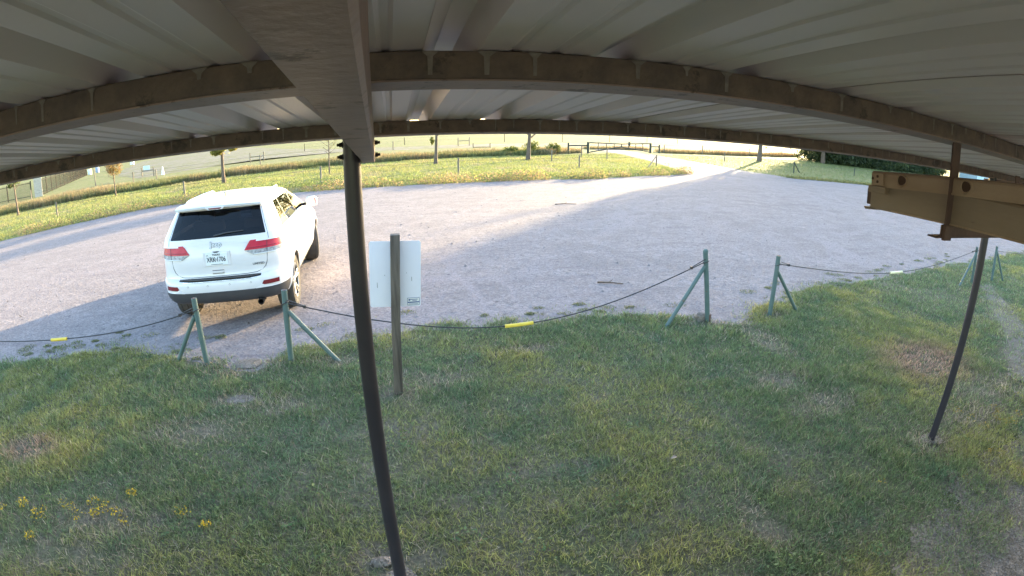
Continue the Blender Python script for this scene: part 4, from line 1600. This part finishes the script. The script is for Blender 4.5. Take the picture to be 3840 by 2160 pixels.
def barrel(p, m, label):
    t = empty('barrel', (p[0], p[1], 0), 0, label, 'barrel')
    mb = MB()
    mb.lathe([(.40, 0), (.44, .05), (.45, .35), (.47, .37), (.45, .39), (.45, .72), (.47, .74), (.45, .76), (.43, 1.06), (.41, 1.1)], 18)
    mb.build('drum', m, t, 40)
    mb = MB()
    mb.lathe([(.43, 1.10), (.43, 1.13), (.38, 1.135)], 18)
    mb.build('lid', m, t, 40)
    return t


barrel((-62.2, 97.0), M['white'], 'white barrel at the far end of the iron fence')
barrel((-65.2, 105.0), M['bluebarrel'], 'blue grey barrel right of the white barrel')
bx_ = empty('utility_box', (-55.4, 104, 0), 0, 'small white box on a post right of the barrels', 'box')
mb = MB()
mb.tube([(0, 0, -.1), (0, 0, .6)], .06, 8)
mb.build('post', M['woodgrey'], bx_)
mb = MB()
mb.box((0, 0, .85), (.9, .5, .55))
mb.build('cabinet', M['white'], bx_, None, .03)

# pale blue shed far right
sh = empty('metal_shed', (106, 52.6, 0), R(-28), 'pale blue ribbed metal shed far right above the tan rail', 'shed')
mb = MB()
n_ = 34
W, D, Hh = 7.5, 7, 2.62
vs_, fs = [], []
for k in range(n_ + 1):
    x = -W / 2 + W * k / n_
    y = -D / 2 - (.05 if k % 2 else 0)
    vs_ += [(x, y, 0), (x, y, Hh)]
for k in range(n_):
    fs.append((2 * k, 2 * k + 2, 2 * k + 3, 2 * k + 1))
mb.add(vs_, fs)
mb.box((0, 0, Hh / 2), (W - .02, D - .02, Hh - .02))
mb.build('wall', M['shed'], sh)
mb = MB()
mb.prism([(-D / 2 - .3, Hh), (0, Hh + 1.2), (D / 2 + .3, Hh), (D / 2 + .3, Hh + .08), (0, Hh + 1.3), (-D / 2 - .3, Hh + .08)], (-W / 2 - .2, 0, 0), (0, 1, 0), (0, 0, 1), (1, 0, 0), W + .4)
mb.build('roof', M['shedroof'], sh)
mb = MB()
mb.box((2.6, -D / 2 - .07, 1.0), (.9, .04, 2.0))
mb.build('door', M['shedroof'], sh)

# ------------------------------------------------------------------ the white SUV
M['paint'] = mat('white_car_paint', (0.74, 0.695, 0.70), 0.32, 0.0, (0.70, 0.655, 0.655), 2.5, coat=0.6)
M['clad'] = mat('dark_grey_bumper_plastic', (0.045, 0.043, 0.048), 0.55, 0, (0.06, 0.056, 0.06), 4)
M['blackgloss'] = mat('black_gloss_trim', (0.015, 0.015, 0.017), 0.2)
M['gap'] = mat('panel_gap_shadow', (0.05, 0.05, 0.055), 0.8)
M['chrome'] = mat('chrome_trim', (0.75, 0.76, 0.78), 0.15, 1.0)
M['badge'] = mat('silver_badge', (0.72, 0.72, 0.75), .35)
M['red'] = mat('red_lamp_lens', (0.46, 0.008, 0.030), 0.3, 0, (0.54, 0.014, 0.05), 12, spec=.35)
M['reddark'] = mat('dark_red_reflector', (0.17, 0.010, 0.02), 0.25, coat=.5)
M['clear'] = mat('clear_lamp_lens', (0.16, 0.16, 0.18), 0.25, 0, (0.45, 0.45, 0.48), 26, spec=.4)
M['tyre'] = mat('dusty_tyre_rubber', (0.040, 0.036, 0.034), 0.85, 0, (0.075, 0.065, 0.058), 10, .3, 40)
M['rim'] = mat('alloy_rim', (0.42, 0.42, 0.44), 0.3, 0.9)
M['rimdark'] = mat('dark_wheel_inside', (0.03, 0.03, 0.032), 0.7)
M['tintglass'] = glass_mat('dark_tinted_glass', (0.27, 0.26, 0.31))
M['sideglass'] = glass_mat('tinted_side_glass', (0.32, 0.33, 0.34))
M['clearglass'] = glass_mat('windscreen_glass', (0.72, 0.76, 0.75))
M['cabin'] = mat('dark_cabin_trim', (0.035, 0.032, 0.034), .8)
M['seat'] = mat('tan_grey_seat', (0.16, 0.135, 0.115), .7)
M['plate'] = mat('white_licence_plate', (0.78, 0.79, 0.80), .4)
M['ink'] = mat('plate_ink', (0.02, 0.02, 0.03), .5)
M['greyink'] = mat('grey_letter', (0.16, 0.16, 0.17), .4)

CAR = empty('parked_car', (-2.44, 6.60, .006), 0.035, 'white SUV parked on the gravel, seen from behind, sun on its right side', 'car')


def ip(tab, z):
    t = np.array(tab)
    return np.interp(z, t[:, 0], t[:, 1])


LOW = dict(hw=[(.28, .80), (.38, .88), (.50, .93), (.75, .955), (.95, .945), (1.08, .925), (1.2, .895)],
           yr=[(.28, .62), (.34, .42), (.38, .20), (.41, .08), (.45, .035), (.52, .012), (.60, .0), (.70, .01), (.735, .035), (.75, .085), (.80, .10), (.96, .095), (1.06, .105), (1.12, .115), (1.2, .13)],
           yf=[(.28, 4.62), (.45, 4.80), (.75, 4.80), (.95, 4.68), (1.03, 4.50), (1.10, 4.2), (1.15, 3.9), (1.2, 3.55)], ar=.62, nr=3.3, af=.8, nf=2.7)
TOP = dict(hw=[(1.18, .898), (1.275, .872), (1.45, .795), (1.62, .715), (1.67, .675), (1.70, .60)],
           yr=[(1.18, .128), (1.275, .150), (1.45, .265), (1.62, .385), (1.67, .43), (1.70, .55)],
           yf=[(1.18, 3.66), (1.275, 3.46), (1.45, 3.05), (1.62, 2.60), (1.67, 2.42), (1.70, 2.2)], ar=.45, nr=3.6, af=.62, nf=2.6)


def S(D, u, z):
    """point on the car skin; u signed: 0 rear centre, +-1 front centre"""
    s = 1 if u >= 0 else -1
    u = min(abs(u), 1.0)
    hw, yr, yf = ip(D['hw'], z), ip(D['yr'], z), ip(D['yf'], z)
    ar, nr, af, nf = D['ar'], D['nr'], D['af'], D['nf']
    if u < .4:
        ph = u / .4 * math.pi / 2
        x = hw * math.sin(ph) ** (2 / nr)
        y = yr + ar - ar * max(math.cos(ph), 0) ** (2 / nr)
    elif u <= .65:
        x = hw
        y = yr + ar + (yf - af - yr - ar) * (u - .4) / .25
    else:
        ph = (u - .65) / .35 * math.pi / 2
        x = hw * max(math.cos(ph), 0) ** (2 / nf)
        y = yf - af + af * math.sin(ph) ** (2 / nf)
    return Vector((s * x, y, z))


def u_of_x(D, x, z):
    hw = ip(D['hw'], z)
    q = min(abs(x) / hw, .9999)
    return math.copysign(.4 * math.asin(q ** (D['nr'] / 2)) / (math.pi / 2), x)


def u_of_y(D, y, z, side=1):
    yr, yf = ip(D['yr'], z), ip(D['yf'], z)
    a, b = yr + D['ar'], yf - D['af']
    if y < a:
        q = max((a - y) / D['ar'], 0) ** (D['nr'] / 2)
        u = .4 * math.acos(min(q, 1)) / (math.pi / 2)
    elif y <= b:
        u = .4 + .25 * (y - a) / (b - a)
    else:
        q = min((y - b) / D['af'], 1) ** (D['nf'] / 2)
        u = .65 + .35 * math.asin(q) / (math.pi / 2)
    return side * u


def normal(D, u, z):
    e = 1e-3
    a = S(D, u + e, z) - S(D, u - e, z)
    b = S(D, u, z + e) - S(D, u, z - e)
    n_ = a.cross(b).normalized()
    p = S(D, u, z)
    if n_.dot(p - Vector((0, 2.2, p.z))) < 0:
        n_ = -n_
    return n_


def patch(mb, D, zs, uL, uR, off=0.0, nu=10, rim=0.012, mi=0):
    """grid on the skin between uL(z) and uR(z); edges folded inwards by rim"""
    vs_, nr_ = [], []
    for i, z in enumerate(zs):
        for k in range(nu + 1):
            u = uL[i] + (uR[i] - uL[i]) * k / nu
            n_ = normal(D, u, z)
            vs_.append(S(D, u, z) + n_ * off)
            nr_.append(n_)
    w = nu + 1
    fs = [(i * w + k, i * w + k + 1, (i + 1) * w + k + 1, (i + 1) * w + k) for i in range(len(zs) - 1) for k in range(nu)]
    if rim:
        border = [k for k in range(w)] + [i * w + nu for i in range(1, len(zs))] + [(len(zs) - 1) * w + k for k in range(nu - 1, -1, -1)] + [i * w for i in range(len(zs) - 2, 0, -1)]
        o_ = len(vs_)
        for b in border:
            vs_.append(vs_[b] - nr_[b] * rim)
        nb_ = len(border)
        fs += [(border[i], border[(i + 1) % nb_], o_ + (i + 1) % nb_, o_ + i) for i in range(nb_)]
    mb.add(vs_, fs, mi)
    return mb


# lower body shell, wheel wells cut by boolean
us = [i / 70 for i in range(71)]
loop = us + [-u for u in us[-2:0:-1]]
zs = [.36, .385, .41, .43, .46, .50, .56, .62, .68, .705, .725, .74, .755, .78, .83, .89, .95, 1.0, 1.04, 1.07, 1.10, 1.125, 1.15, 1.175, 1.2]
mb = MB()
vs_ = [S(LOW, u, z) for z in zs for u in loop]
w = len(loop)
fs = [(i * w + k, i * w + (k + 1) % w, (i + 1) * w + (k + 1) % w, (i + 1) * w + k) for i in range(len(zs) - 1) for k in range(w)]
fs += [tuple(range(w - 1, -1, -1)), tuple((len(zs) - 1) * w + k for k in range(w))]
mb.add(vs_, fs)
body = mb.build('body', [M['paint'], M['cabin'], M['clad']], CAR)
AX = ((.985, .386), (3.90, .386))
cut = []
for ya, za in AX:
    for s in (-1, 1):
        c = MB()
        c.lathe([(.445, s * .60), (.445, s * 1.15)] if s > 0 else [(.445, -1.15), (.445, -.60)], 40, (0, ya, za), 'X')
        co = c.build('cutter', M['cabin'])
        cut.append(co)
        mo = body.modifiers.new('cut', 'BOOLEAN')
        mo.operation = 'DIFFERENCE'
        mo.solver = 'EXACT'
        mo.object = co
        co.parent = CAR
bpy.context.view_layer.update()
dg = bpy.context.evaluated_depsgraph_get()
nm = bpy.data.meshes.new_from_object(body.evaluated_get(dg))
body.modifiers.clear()
body.data = nm
nm.materials.clear()
for m_ in (M['paint'], M['cabin'], M['clad']):
    nm.materials.append(m_)
for co in cut:
    bpy.data.objects.remove(co)
for p in nm.polygons:
    c = p.center
    p.material_index = 0
    for ya, za in AX:
        if math.hypot(c.y - ya, c.z - za) < .4445 and abs(c.x) < .97 and (abs(p.normal.x) < .6 or abs(c.x) < .7):
            p.material_index = 1
    if c.z > 1.199 or c.z < .361:
        p.material_index = 1
    if c.z < .50 and 4.0 < c.y:
        p.material_index = 2
    p.use_smooth = True
nm.set_sharp_from_angle(angle=R(32))

# cabin: pillars, roof
cab = MB()
zr = lambda a, b, n_: [a + (b - a) * i / n_ for i in range(n_ + 1)]
full = lambda zz: ([-1.0] * len(zz), [1.0] * len(zz))
ZB, ZT = 1.275, 1.615
for zz in (zr(1.18, ZB, 3), zr(ZT, 1.70, 5)):
    a, b = full(zz)
    patch(cab, TOP, zz, a, b, 0, 120, 0)
# roof crown
rings = []
for k in (1.0, .85, .65, .4, .15):
    for u in loop:
        p = S(TOP, u, 1.70)
        rings.append(Vector((p.x * k, 1.40 + (p.y - 1.40) * k, 1.70 + .042 * (1 - k * k) + .0)))
w = len(loop)
fs = [(i * w + q, i * w + (q + 1) % w, (i + 1) * w + (q + 1) % w, (i + 1) * w + q) for i in range(4) for q in range(w)] + [tuple(4 * w + q for q in range(w))]
cab.add(rings, fs)
zz = zr(ZB, ZT, 8)
tt = [(z - ZB) / (ZT - ZB) for z in zz]
lerp = lambda a, b: [a + (b - a) * t for t in tt]
gx = [u_of_x(TOP, .70 + (.60 - .70) * t, z) for t, z in zip(tt, zz)]


def side_u(yb, yt, s):
    return [u_of_y(TOP, yb + (yt - yb) * t, z, s) for t, z in zip(tt, zz)]


WIN = [('quarter_window', (.60, .80), (1.04, 1.05)), ('rear_door_window', (1.10, 1.11), (1.93, 1.88)), ('front_door_window', (2.00, 1.95), (2.86, 2.22))]
for s in (-1, 1):
    g0 = [s * u for u in gx]
    patch(cab, TOP, zz, g0, side_u(.60, .80, s), 0, 12, 0)
    patch(cab, TOP, zz, side_u(2.86, 2.22, s), side_u(3.02, 2.34, s), 0, 4, 0)
cabin = cab.build('cabin', M['paint'], CAR, 40)
for s in (-1, 1):
    for nm_, (b0, t0), (b1, t1) in WIN:
        mb = MB()
        patch(mb, TOP, zz, side_u(b0, t0, s), side_u(b1, t1, s), .001, 10, 0)
        mb.build(nm_, M['sideglass'], CAR, 60)
    for (b0, t0), (b1, t1) in (((1.04, 1.05), (1.10, 1.11)), ((1.93, 1.88), (2.00, 1.95))):
        mb = MB()
        patch(mb, TOP, zz, side_u(b0, t0, s), side_u(b1, t1, s), .003, 3, .008)
        mb.build('window_pillar', M['blackgloss'], CAR, 60)
    # bright trim under the side windows
    mb = MB()
    pts = [S(TOP, u_of_y(TOP, y, ZB, s), ZB) + normal(TOP, u_of_y(TOP, y, ZB, s), ZB) * .003 for y in np.linspace(.62, 2.86, 24)]
    mb.tube(pts, .007, 6)
    mb.build('window_trim', M['chrome'], CAR, 60)
# rear window
mb = MB()
patch(mb, TOP, zz, [-u for u in gx], gx, .002, 40, .004)
rw = mb.build('rear_window', M['tintglass'], CAR, 60)
# windscreen
mb = MB()
ua = side_u(3.02, 2.34, 1)
vs_ = []
for i, z in enumerate(zz):
    for k in range(25):
        t = k / 24
        vs_.append(S(TOP, ua[i] + (1 - ua[i]) * min(1, t * 2), z) if t <= .5 else S(TOP, -(ua[i] + (1 - ua[i]) * (2 - 2 * t)), z))
mb.add(vs_, [(i * 25 + k, i * 25 + k + 1, (i + 1) * 25 + k + 1, (i + 1) * 25 + k) for i in range(8) for k in range(24)])
mb.build('windscreen', M['clearglass'], CAR, 60)


def rear_pt(D, x, z, off=0.0):
    u = u_of_x(D, x, z)
    return S(D, u, z) + normal(D, u, z) * off


# wiper on the rear window
mb = MB()
mb.tube([rear_pt(TOP, -.02, 1.292, .012), rear_pt(TOP, .16, 1.315, .016), rear_pt(TOP, .40, 1.325, .014)], [.012, .009, .006], 8)
mb.build('wiper', M['clad'], rw, 60)

# spoiler with high brake lamp
mb = MB()
prof_x = np.linspace(-.64, .64, 17)
vs_ = []
for x in prof_x:
    e_ = 1 - (abs(x) / .66) ** 4
    b_ = (abs(x) / .64) ** 2
    vs_ += [(x, .60 + .02 * b_, 1.712 - .02 * b_), (x, .38 + .07 * b_, 1.700 - .022 * b_), (x, .275 + .11 * b_, 1.680 - .020 * b_), (x, .285 + .11 * b_, 1.648 - .018 * b_), (x, .40 + .08 * b_, 1.632 - .012 * b_), (x, .60, 1.60)]
fs = [(i * 6 + k, i * 6 + (k + 1) % 6, (i + 1) * 6 + (k + 1) % 6, (i + 1) * 6 + k) for i in range(16) for k in range(6)] + [(0, 1, 2, 3, 4, 5), tuple(96 + k for k in (5, 4, 3, 2, 1, 0))]
mb.add(vs_, fs)
sp = mb.build('spoiler', M['paint'], CAR, 35)
mb = MB()
mb.prism([(-.15, 1.664), (.15, 1.664), (.105, 1.628), (-.105, 1.628)], (0, .272, 0), (1, 0, 0), (0, 0, 1), (0, 1, 0), .03)
mb.build('lamp_housing', M['paint'], sp, None, .004)
mb = MB()
mb.prism([(-.10, 1.654), (.10, 1.654), (.08, 1.637), (-.08, 1.637)], (0, .266, 0), (1, 0, 0), (0, 0, 1), (0, 1, 0), .01)
mb.build('brake_lamp', M['reddark'], sp)
# antenna and roof rails
mb = MB()
mb.prism([(0, 0), (.16, 0), (.10, .028), (.03, .062), (.0, .058)], (-.008, .84, 1.735), (0, 1, 0), (0, 0, 1), (1, 0, 0), .016)
mb.build('antenna', M['clad'], CAR, None, .003)
for s in (-1, 1):
    mb = MB()
    mb.tube([(s * .575, .70, 1.700), (s * .572, .84, 1.722), (s * .57, 1.5, 1.728), (s * .565, 2.0, 1.720), (s * .56, 2.12, 1.700)], [.012, .014, .014, .014, .010], 8)
    mb.build('roof_rail', M['chrome'], CAR, 60)

# tail lamps
for s in (-1, 1):
    zz2 = zr(1.075, 1.205, 6)
    inner = [.40 + .09 * ((z - 1.075) / .13) for z in zz2]
    uL_ = [u_of_x(LOW, s * x, min(z, 1.2)) for x, z in zip(inner, zz2)]
    uR_ = [u_of_y(LOW, .50 - .05 * abs(z - 1.14) / .06, min(z, 1.2), s) for z in zz2]
    mb = MB()
    patch(mb, LOW, [min(z, 1.2) for z in zz2], uL_, uR_, .016, 26, .03)
    tl = mb.build('tail_lamp', M['red'], CAR, 50)
    zz3 = zr(1.012, 1.070, 4)
    inner = [.52 - .11 * ((z - 1.012) / .058) for z in zz3]
    uL_ = [u_of_x(LOW, s * x, z) for x, z in zip(inner, zz3)]
    uR_ = [u_of_y(LOW, .30 + .10 * ((z - 1.012) / .058), z, s) for z in zz3]
    mb = MB()
    patch(mb, LOW, zz3, uL_, uR_, .014, 22, .03)
    mb.build('reversing_lens', M['clear'], tl, 50)
    # seam where the tailgate half of the lamp meets the body half
    mb = MB()
    mb.tube([rear_pt(LOW, s * .70, z, .0165) for z in zr(1.012, 1.199, 5)], .0035, 6)
    mb.build('seam', M['gap'], tl)
    # dark rim and bright bar
    mb = MB()
    mb.tube([rear_pt(LOW, s * x, 1.100, .017) for x in np.linspace(.44, .84, 12)], .004, 6)
    mb.build('light_bar', M['reddark'], tl)
    mb = MB()
    mb.tube([rear_pt(LOW, s * x, 1.016, .017) for x in np.linspace(.53, .84, 12)], .006, 6)
    mb.build('bright_edge', M['white'], tl)
    # bumper reflector
    mb = MB()
    zz4 = zr(.612, .668, 3)
    patch(mb, LOW, zz4, [u_of_x(LOW, s * (.60 + .03 * (z - .612) / .05), z) for z in zz4], [u_of_x(LOW, s * .83, z) for z in zz4], .006, 10, .02)
    mb.build('reflector', M['reddark'], CAR, 50)

# dark lower bumper, step strip and chrome line
mb = MB()
zz5 = [.365, .38, .395, .41, .44, .48, .52, .555, .575]
ue = [u_of_y(LOW, .46, z) for z in zz5]
patch(mb, LOW, zz5, [-u for u in ue], ue, .007, 60, .02)
mb.build('lower_bumper', M['clad'], CAR, 40)
for s in (-1, 1):
    mb = MB()
    zz6 = [.575, .60, .625]
    patch(mb, LOW, zz6, [u_of_x(LOW, s * x, z) for x, z in zip((.52, .585, .60), zz6)], [u_of_x(LOW, s * x, z) for x, z in zip((.86, .66, .61), zz6)], .0065, 8, .01)
    mb.build('bumper_corner', M['paint'], CAR, 40)
    # sill cladding along the sides
    mb = MB()
    zz7 = [.30, .34, .38, .42]
    patch(mb, LOW, zz7, [u_of_y(LOW, 1.45, z, s) for z in zz7], [u_of_y(LOW, 3.44, z, s) for z in zz7], .008, 16, .02)
    mb.build('sill', M['clad'], CAR, 40)
    # wheel arch lips
    for ya, za in AX:
        mb = MB()
        pts = []
        for a in np.linspace(-.25, math.pi + .25, 30):
            y, z = ya + .452 * math.cos(a), za + .452 * math.sin(a)
            if z < .37:
                continue
            u = u_of_y(LOW, y, z, s)
            pts.append(S(LOW, u, z) + normal(LOW, u, z) * .002)
        mb.tube(pts, .014, 6)
        mb.build('arch_lip', M['paint'], CAR, 60)
mb = MB()
vs_ = []
for x in np.linspace(-.60, .60, 25):
    y = .035 + .06 * (x / .6) ** 4
    vs_ += [(x, y - .012, .722), (x, y - .010, .745), (x, y + .08, .762)]
mb.add(vs_, [(i * 3 + k, i * 3 + k + 1, i * 3 + 4 + k, i * 3 + 3 + k) for i in range(24) for k in range(2)])
mb.build('bumper_step', M['blackgloss'], CAR, 60)
mb = MB()
mb.tube([(x, .020 + .06 * (x / .6) ** 4, .715) for x in np.linspace(-.62, .62, 25)], .008, 6)
mb.build('chrome_strip', M['chrome'], CAR, 60)
# parking sensors
for x in (-.46, -.16, .16, .46):
    p = rear_pt(LOW, x, .665, .001)
    mb = MB()
    mb.lathe([(.012, -.004), (.012, .0)], 14, p, 'Y')
    mb.build('parking_sensor', M['greyink'], CAR)
    mb = MB()
    mb.lathe([(.0095, -.005), (.0095, -.0045)], 14, p, 'Y')
    mb.build('parking_sensor', M['paint'], CAR)
# tailgate shut lines
for s in (-1, 1):
    mb = MB()
    pth = [(.700, 1.20), (.705, 1.10), (.70, 1.0), (.69, .90), (.665, .84), (.62, .80), (.54, .775), (.40, .768), (.2, .768), (0, .768)]
    mb.tube([rear_pt(LOW, s * x, z, -.0005) for x, z in pth], .0045, 6)
    mb.build('panel_gap', M['gap'], CAR)
    mb = MB()
    mb.tube([rear_pt(TOP, s * x, z, 0) for x, z in ((.735, 1.20), (.725, 1.27), (.68, 1.40), (.62, 1.60))], .0035, 6)
    mb.build('panel_gap', M['gap'], CAR)
    # door gaps and handles
    for y in (1.07, 1.96, 2.92):
        mb = MB()
        mb.tube([S(LOW, u_of_y(LOW, y + (.28 * max(0, .75 - z) if y == 1.07 else 0), z, s), z) for z in zr(.45, 1.2, 8)], .0035, 5)
        mb.build('panel_gap', M['gap'], CAR)
    for y in (1.28, 2.14):
        u = u_of_y(LOW, y, 1.06, s)
        c = S(LOW, u, 1.06)
        mb = MB()
        mb.tube([c + Vector((s * .004, -.09, 0)), c + Vector((s * .032, -.07, 0)), c + Vector((s * .034, .07, 0)), c + Vector((s * .004, .09, 0))], .012, 8)
        mb.build('door_handle', M['paint'], CAR, 60)
    # mirrors
    mb = MB()
    vs_ = []
    for k, (yy, sx, sz) in enumerate(((2.50, .090, .075), (2.53, .105, .088), (2.60, .100, .085), (2.66, .060, .055))):
        for a in np.linspace(0, 6.283, 16, endpoint=False):
            ca, sa = math.cos(a), math.sin(a)
            vs_.append((s * 1.075 + sx * math.copysign(abs(ca) ** .6, ca), yy, 1.345 + sz * math.copysign(abs(sa) ** .6, sa)))
    fs = [(i * 16 + k, i * 16 + (k + 1) % 16, (i + 1) * 16 + (k + 1) % 16, (i + 1) * 16 + k) for i in range(3) for k in range(16)] + [tuple(range(16)), tuple(48 + k for k in range(16))]
    mb.add(vs_, fs)
    mr_ = mb.build('mirror', M['paint'], CAR, 50)
    mb = MB()
    mb.bar((s * .86, 2.62, 1.29), (s * 1.0, 2.58, 1.31), .06, .05)
    mb.build('mirror_arm', M['blackgloss'], mr_)
    mb = MB()
    mb.box((s * 1.075, 2.498, 1.345), (.155, .004, .128))
    mb.build('mirror_glass', mat('mirror_silver', (0.7, 0.7, 0.72), .05, 1.0), mr_)
# exhaust
mb = MB()
mb.lathe([(.045, .02), (.045, .20), (.034, .20), (.034, .02)], 18, (.56, 0.02, .385), 'Y', closed=True)
mb.build('exhaust_tip', M['bolt'], CAR, 60)
# underbody
mb = MB()
mb.box((0, 2.7, .335), (.75, 2.2, .08))
mb.build('underbody', M['cabin'], CAR)


# wheels
def wheel(x, y, s, steer=0.0):
    t = MB()
    w_ = .13
    prof = [(.262, -.105), (.30, -.125), (.345, -.132), (.372, -.122), (.385, -.10), (.3865, -.06), (.380, -.055), (.380, -.045), (.3865, -.04), (.3865, .04), (.380, .045), (.380, .055), (.3865, .06), (.385, .10), (.372, .122), (.345, .132), (.30, .125), (.262, .105)]
    t.lathe(prof, 44, (0, 0, 0), 'X', closed=True)
    o = t.build('wheel', M['tyre'], CAR, 30)
    o.location = (x, y, .3855)
    o.rotation_euler = (0, 0, steer)
    r_ = MB()
    r_.lathe([(.264, -.10), (.266, .10), (.258, .118), (.246, .112), (.240, .06), (.236, -.10)], 40, (0, 0, 0), 'X') if s > 0 else r_.lathe([(.236, .10), (.240, -.06), (.246, -.112), (.258, -.118), (.266, -.10), (.264, .10)], 40, (0, 0, 0), 'X')
    b = r_.build('rim_barrel', M['rimdark'], o, 30)
    for k in range(5):
        a = k * 2 * math.pi / 5 + .3
        mb = MB()
        for da in (-.17, .17):
            p0 = Vector((s * .085, math.cos(a + da * .4) * .05, math.sin(a + da * .4) * .05))
            p1 = Vector((s * .112, math.cos(a + da) * .252, math.sin(a + da) * .252))
            mb.bar(p0, p1, .030, .028, (1, 0, 0))
        mb.build('spoke', M['rim'], o, None, .004)
    mb = MB()
    ring = [(.262, s * .110), (.258, s * .121), (.244, s * .119), (.240, s * .108)]
    mb.lathe(ring, 40, (0, 0, 0), 'X', closed=True)
    mb.build('rim_ring', M['rim'], o, 40)
    mb = MB()
    mb.lathe(sorted([(.066, s * .06), (.062, s * .100), (.03, s * .112)], key=lambda q: q[1]), 24, (0, 0, 0), 'X')
    mb.build('hub_cap', M['rim'], o, 40)
    return o


for ya, st in ((AX[0][0], 0.0), (AX[1][0], .27)):
    for s in (-1, 1):
        wheel(s * .805, ya, s, st)

# seats seen through the glass
for x, y, w_ in ((-.42, 2.35, .50), (.42, 2.35, .50), (-.42, 1.30, .52), (.42, 1.30, .52)):
    mb = MB()
    mb.box((x, y - .08, 1.24), (w_, .14, .22))
    st = mb.build('seat', M['seat'], CAR, None, .04)
    mb = MB()
    mb.box((x, y - .10, 1.435), (.25, .09, .15))
    mb.build('headrest', M['seat'], st, None, .03)
mb = MB()
mb.box((0, 3.05, 1.225), (1.5, .5, .05))
mb.build('dashboard', M['cabin'], CAR, None, .03)
mb = MB()
mb.box((0, 1.4, 1.618), (1.1, 1.8, .012))
mb.build('headliner', M['seat'], CAR)


# lettering
def lettering(name, body_, size, m, parent, p, rx=90, align='CENTER', extrude=.0025, offset=0.0, sx=1.0, rz=0.0):
    cu = bpy.data.curves.new(name, 'FONT')
    cu.body = body_
    cu.size = size
    cu.align_x = align
    cu.align_y = 'CENTER'
    cu.extrude = extrude
    cu.offset = offset
    cu.resolution_u = 3
    tmp = bpy.data.objects.new('tmp_text', cu)
    COL.objects.link(tmp)
    bpy.context.view_layer.update()
    me_ = bpy.data.meshes.new_from_object(tmp.evaluated_get(bpy.context.evaluated_depsgraph_get()))
    bpy.data.objects.remove(tmp)
    me_.transform(Matrix.Diagonal((sx, 1, 1, 1)))
    o_ = link(name, me_, parent, m)
    o_.location = p
    o_.rotation_euler = (R(rx), 0, rz)
    return o_


bp = rear_pt(LOW, 0, 1.185, .006)
lettering('badge', 'Jeep', .098, M['greyink'], CAR, bp + Vector((0, .003, 0)), 86, offset=.006, extrude=.003)
lettering('badge', 'Jeep', .098, M['badge'], CAR, bp + Vector((0, -.002, 0)), 86, offset=.0015, extrude=.004)
tp_ = rear_pt(LOW, .575, .885, .004)
lettering('badge', 'LIMITED', .036, M['greyink'], CAR, tp_, 90, extrude=.002, offset=.0012, sx=1.25, rz=R(9))
pp = rear_pt(LOW, .0, 1.0, .0)
mb = MB()
mb.box((0, pp.y - .008, 1.0), (.315, .012, .165))
pl_ = mb.build('license_plate', M['plate'], CAR, None, .004)
mb = MB()
mb.box((0, pp.y - .002, 1.0), (.40, .012, .195))
mb.build('plate_recess', M['paint'], CAR, None, .008)
yp = pp.y - .0155
lettering('plate_number', 'XRK', .092, M['ink'], pl_, (-.078, yp, .993), 90, extrude=.001, offset=.0012, sx=.72)
lettering('plate_number', '1706', .092, M['ink'], pl_, (.066, yp, .993), 90, extrude=.001, offset=.0012, sx=.72)
lettering('plate_star', '*', .07, M['ink'], pl_, (-.012, yp, .978), 90, extrude=.001, offset=.002)
lettering('plate_state', 'TEXAS', .036, M['ink'], pl_, (0, yp, 1.058), 90, extrude=.001, offset=.0008, sx=1.1)
lettering('plate_star', '*', .05, M['greyink'], pl_, (-.13, yp, 1.04), 90, extrude=.001, offset=.002)
mb = MB()
mb.box((0, yp, .930), (.17, .001, .006))
mb.build('plate_motto', M['greyink'], pl_)
# camera bump above the plate and pull handle
mb = MB()
mb.prism([(-.05, 1.10), (.05, 1.10), (.02, 1.083), (-.02, 1.083)], (0, pp.y - .012, 0), (1, 0, 0), (0, 0, 1), (0, 1, 0), .02)
mb.build('camera_housing', M['clad'], CAR)
hp = rear_pt(LOW, 0, .82, .0)
for z, h, m_ in ((.845, .006, M['gap']), (.825, .030, M['paint']), (.803, .006, M['gap'])):
    mb = MB()
    mb.box((.0, hp.y - .004, z), (.17, .014, h))
    mb.build('handle', m_, CAR, None, .002)
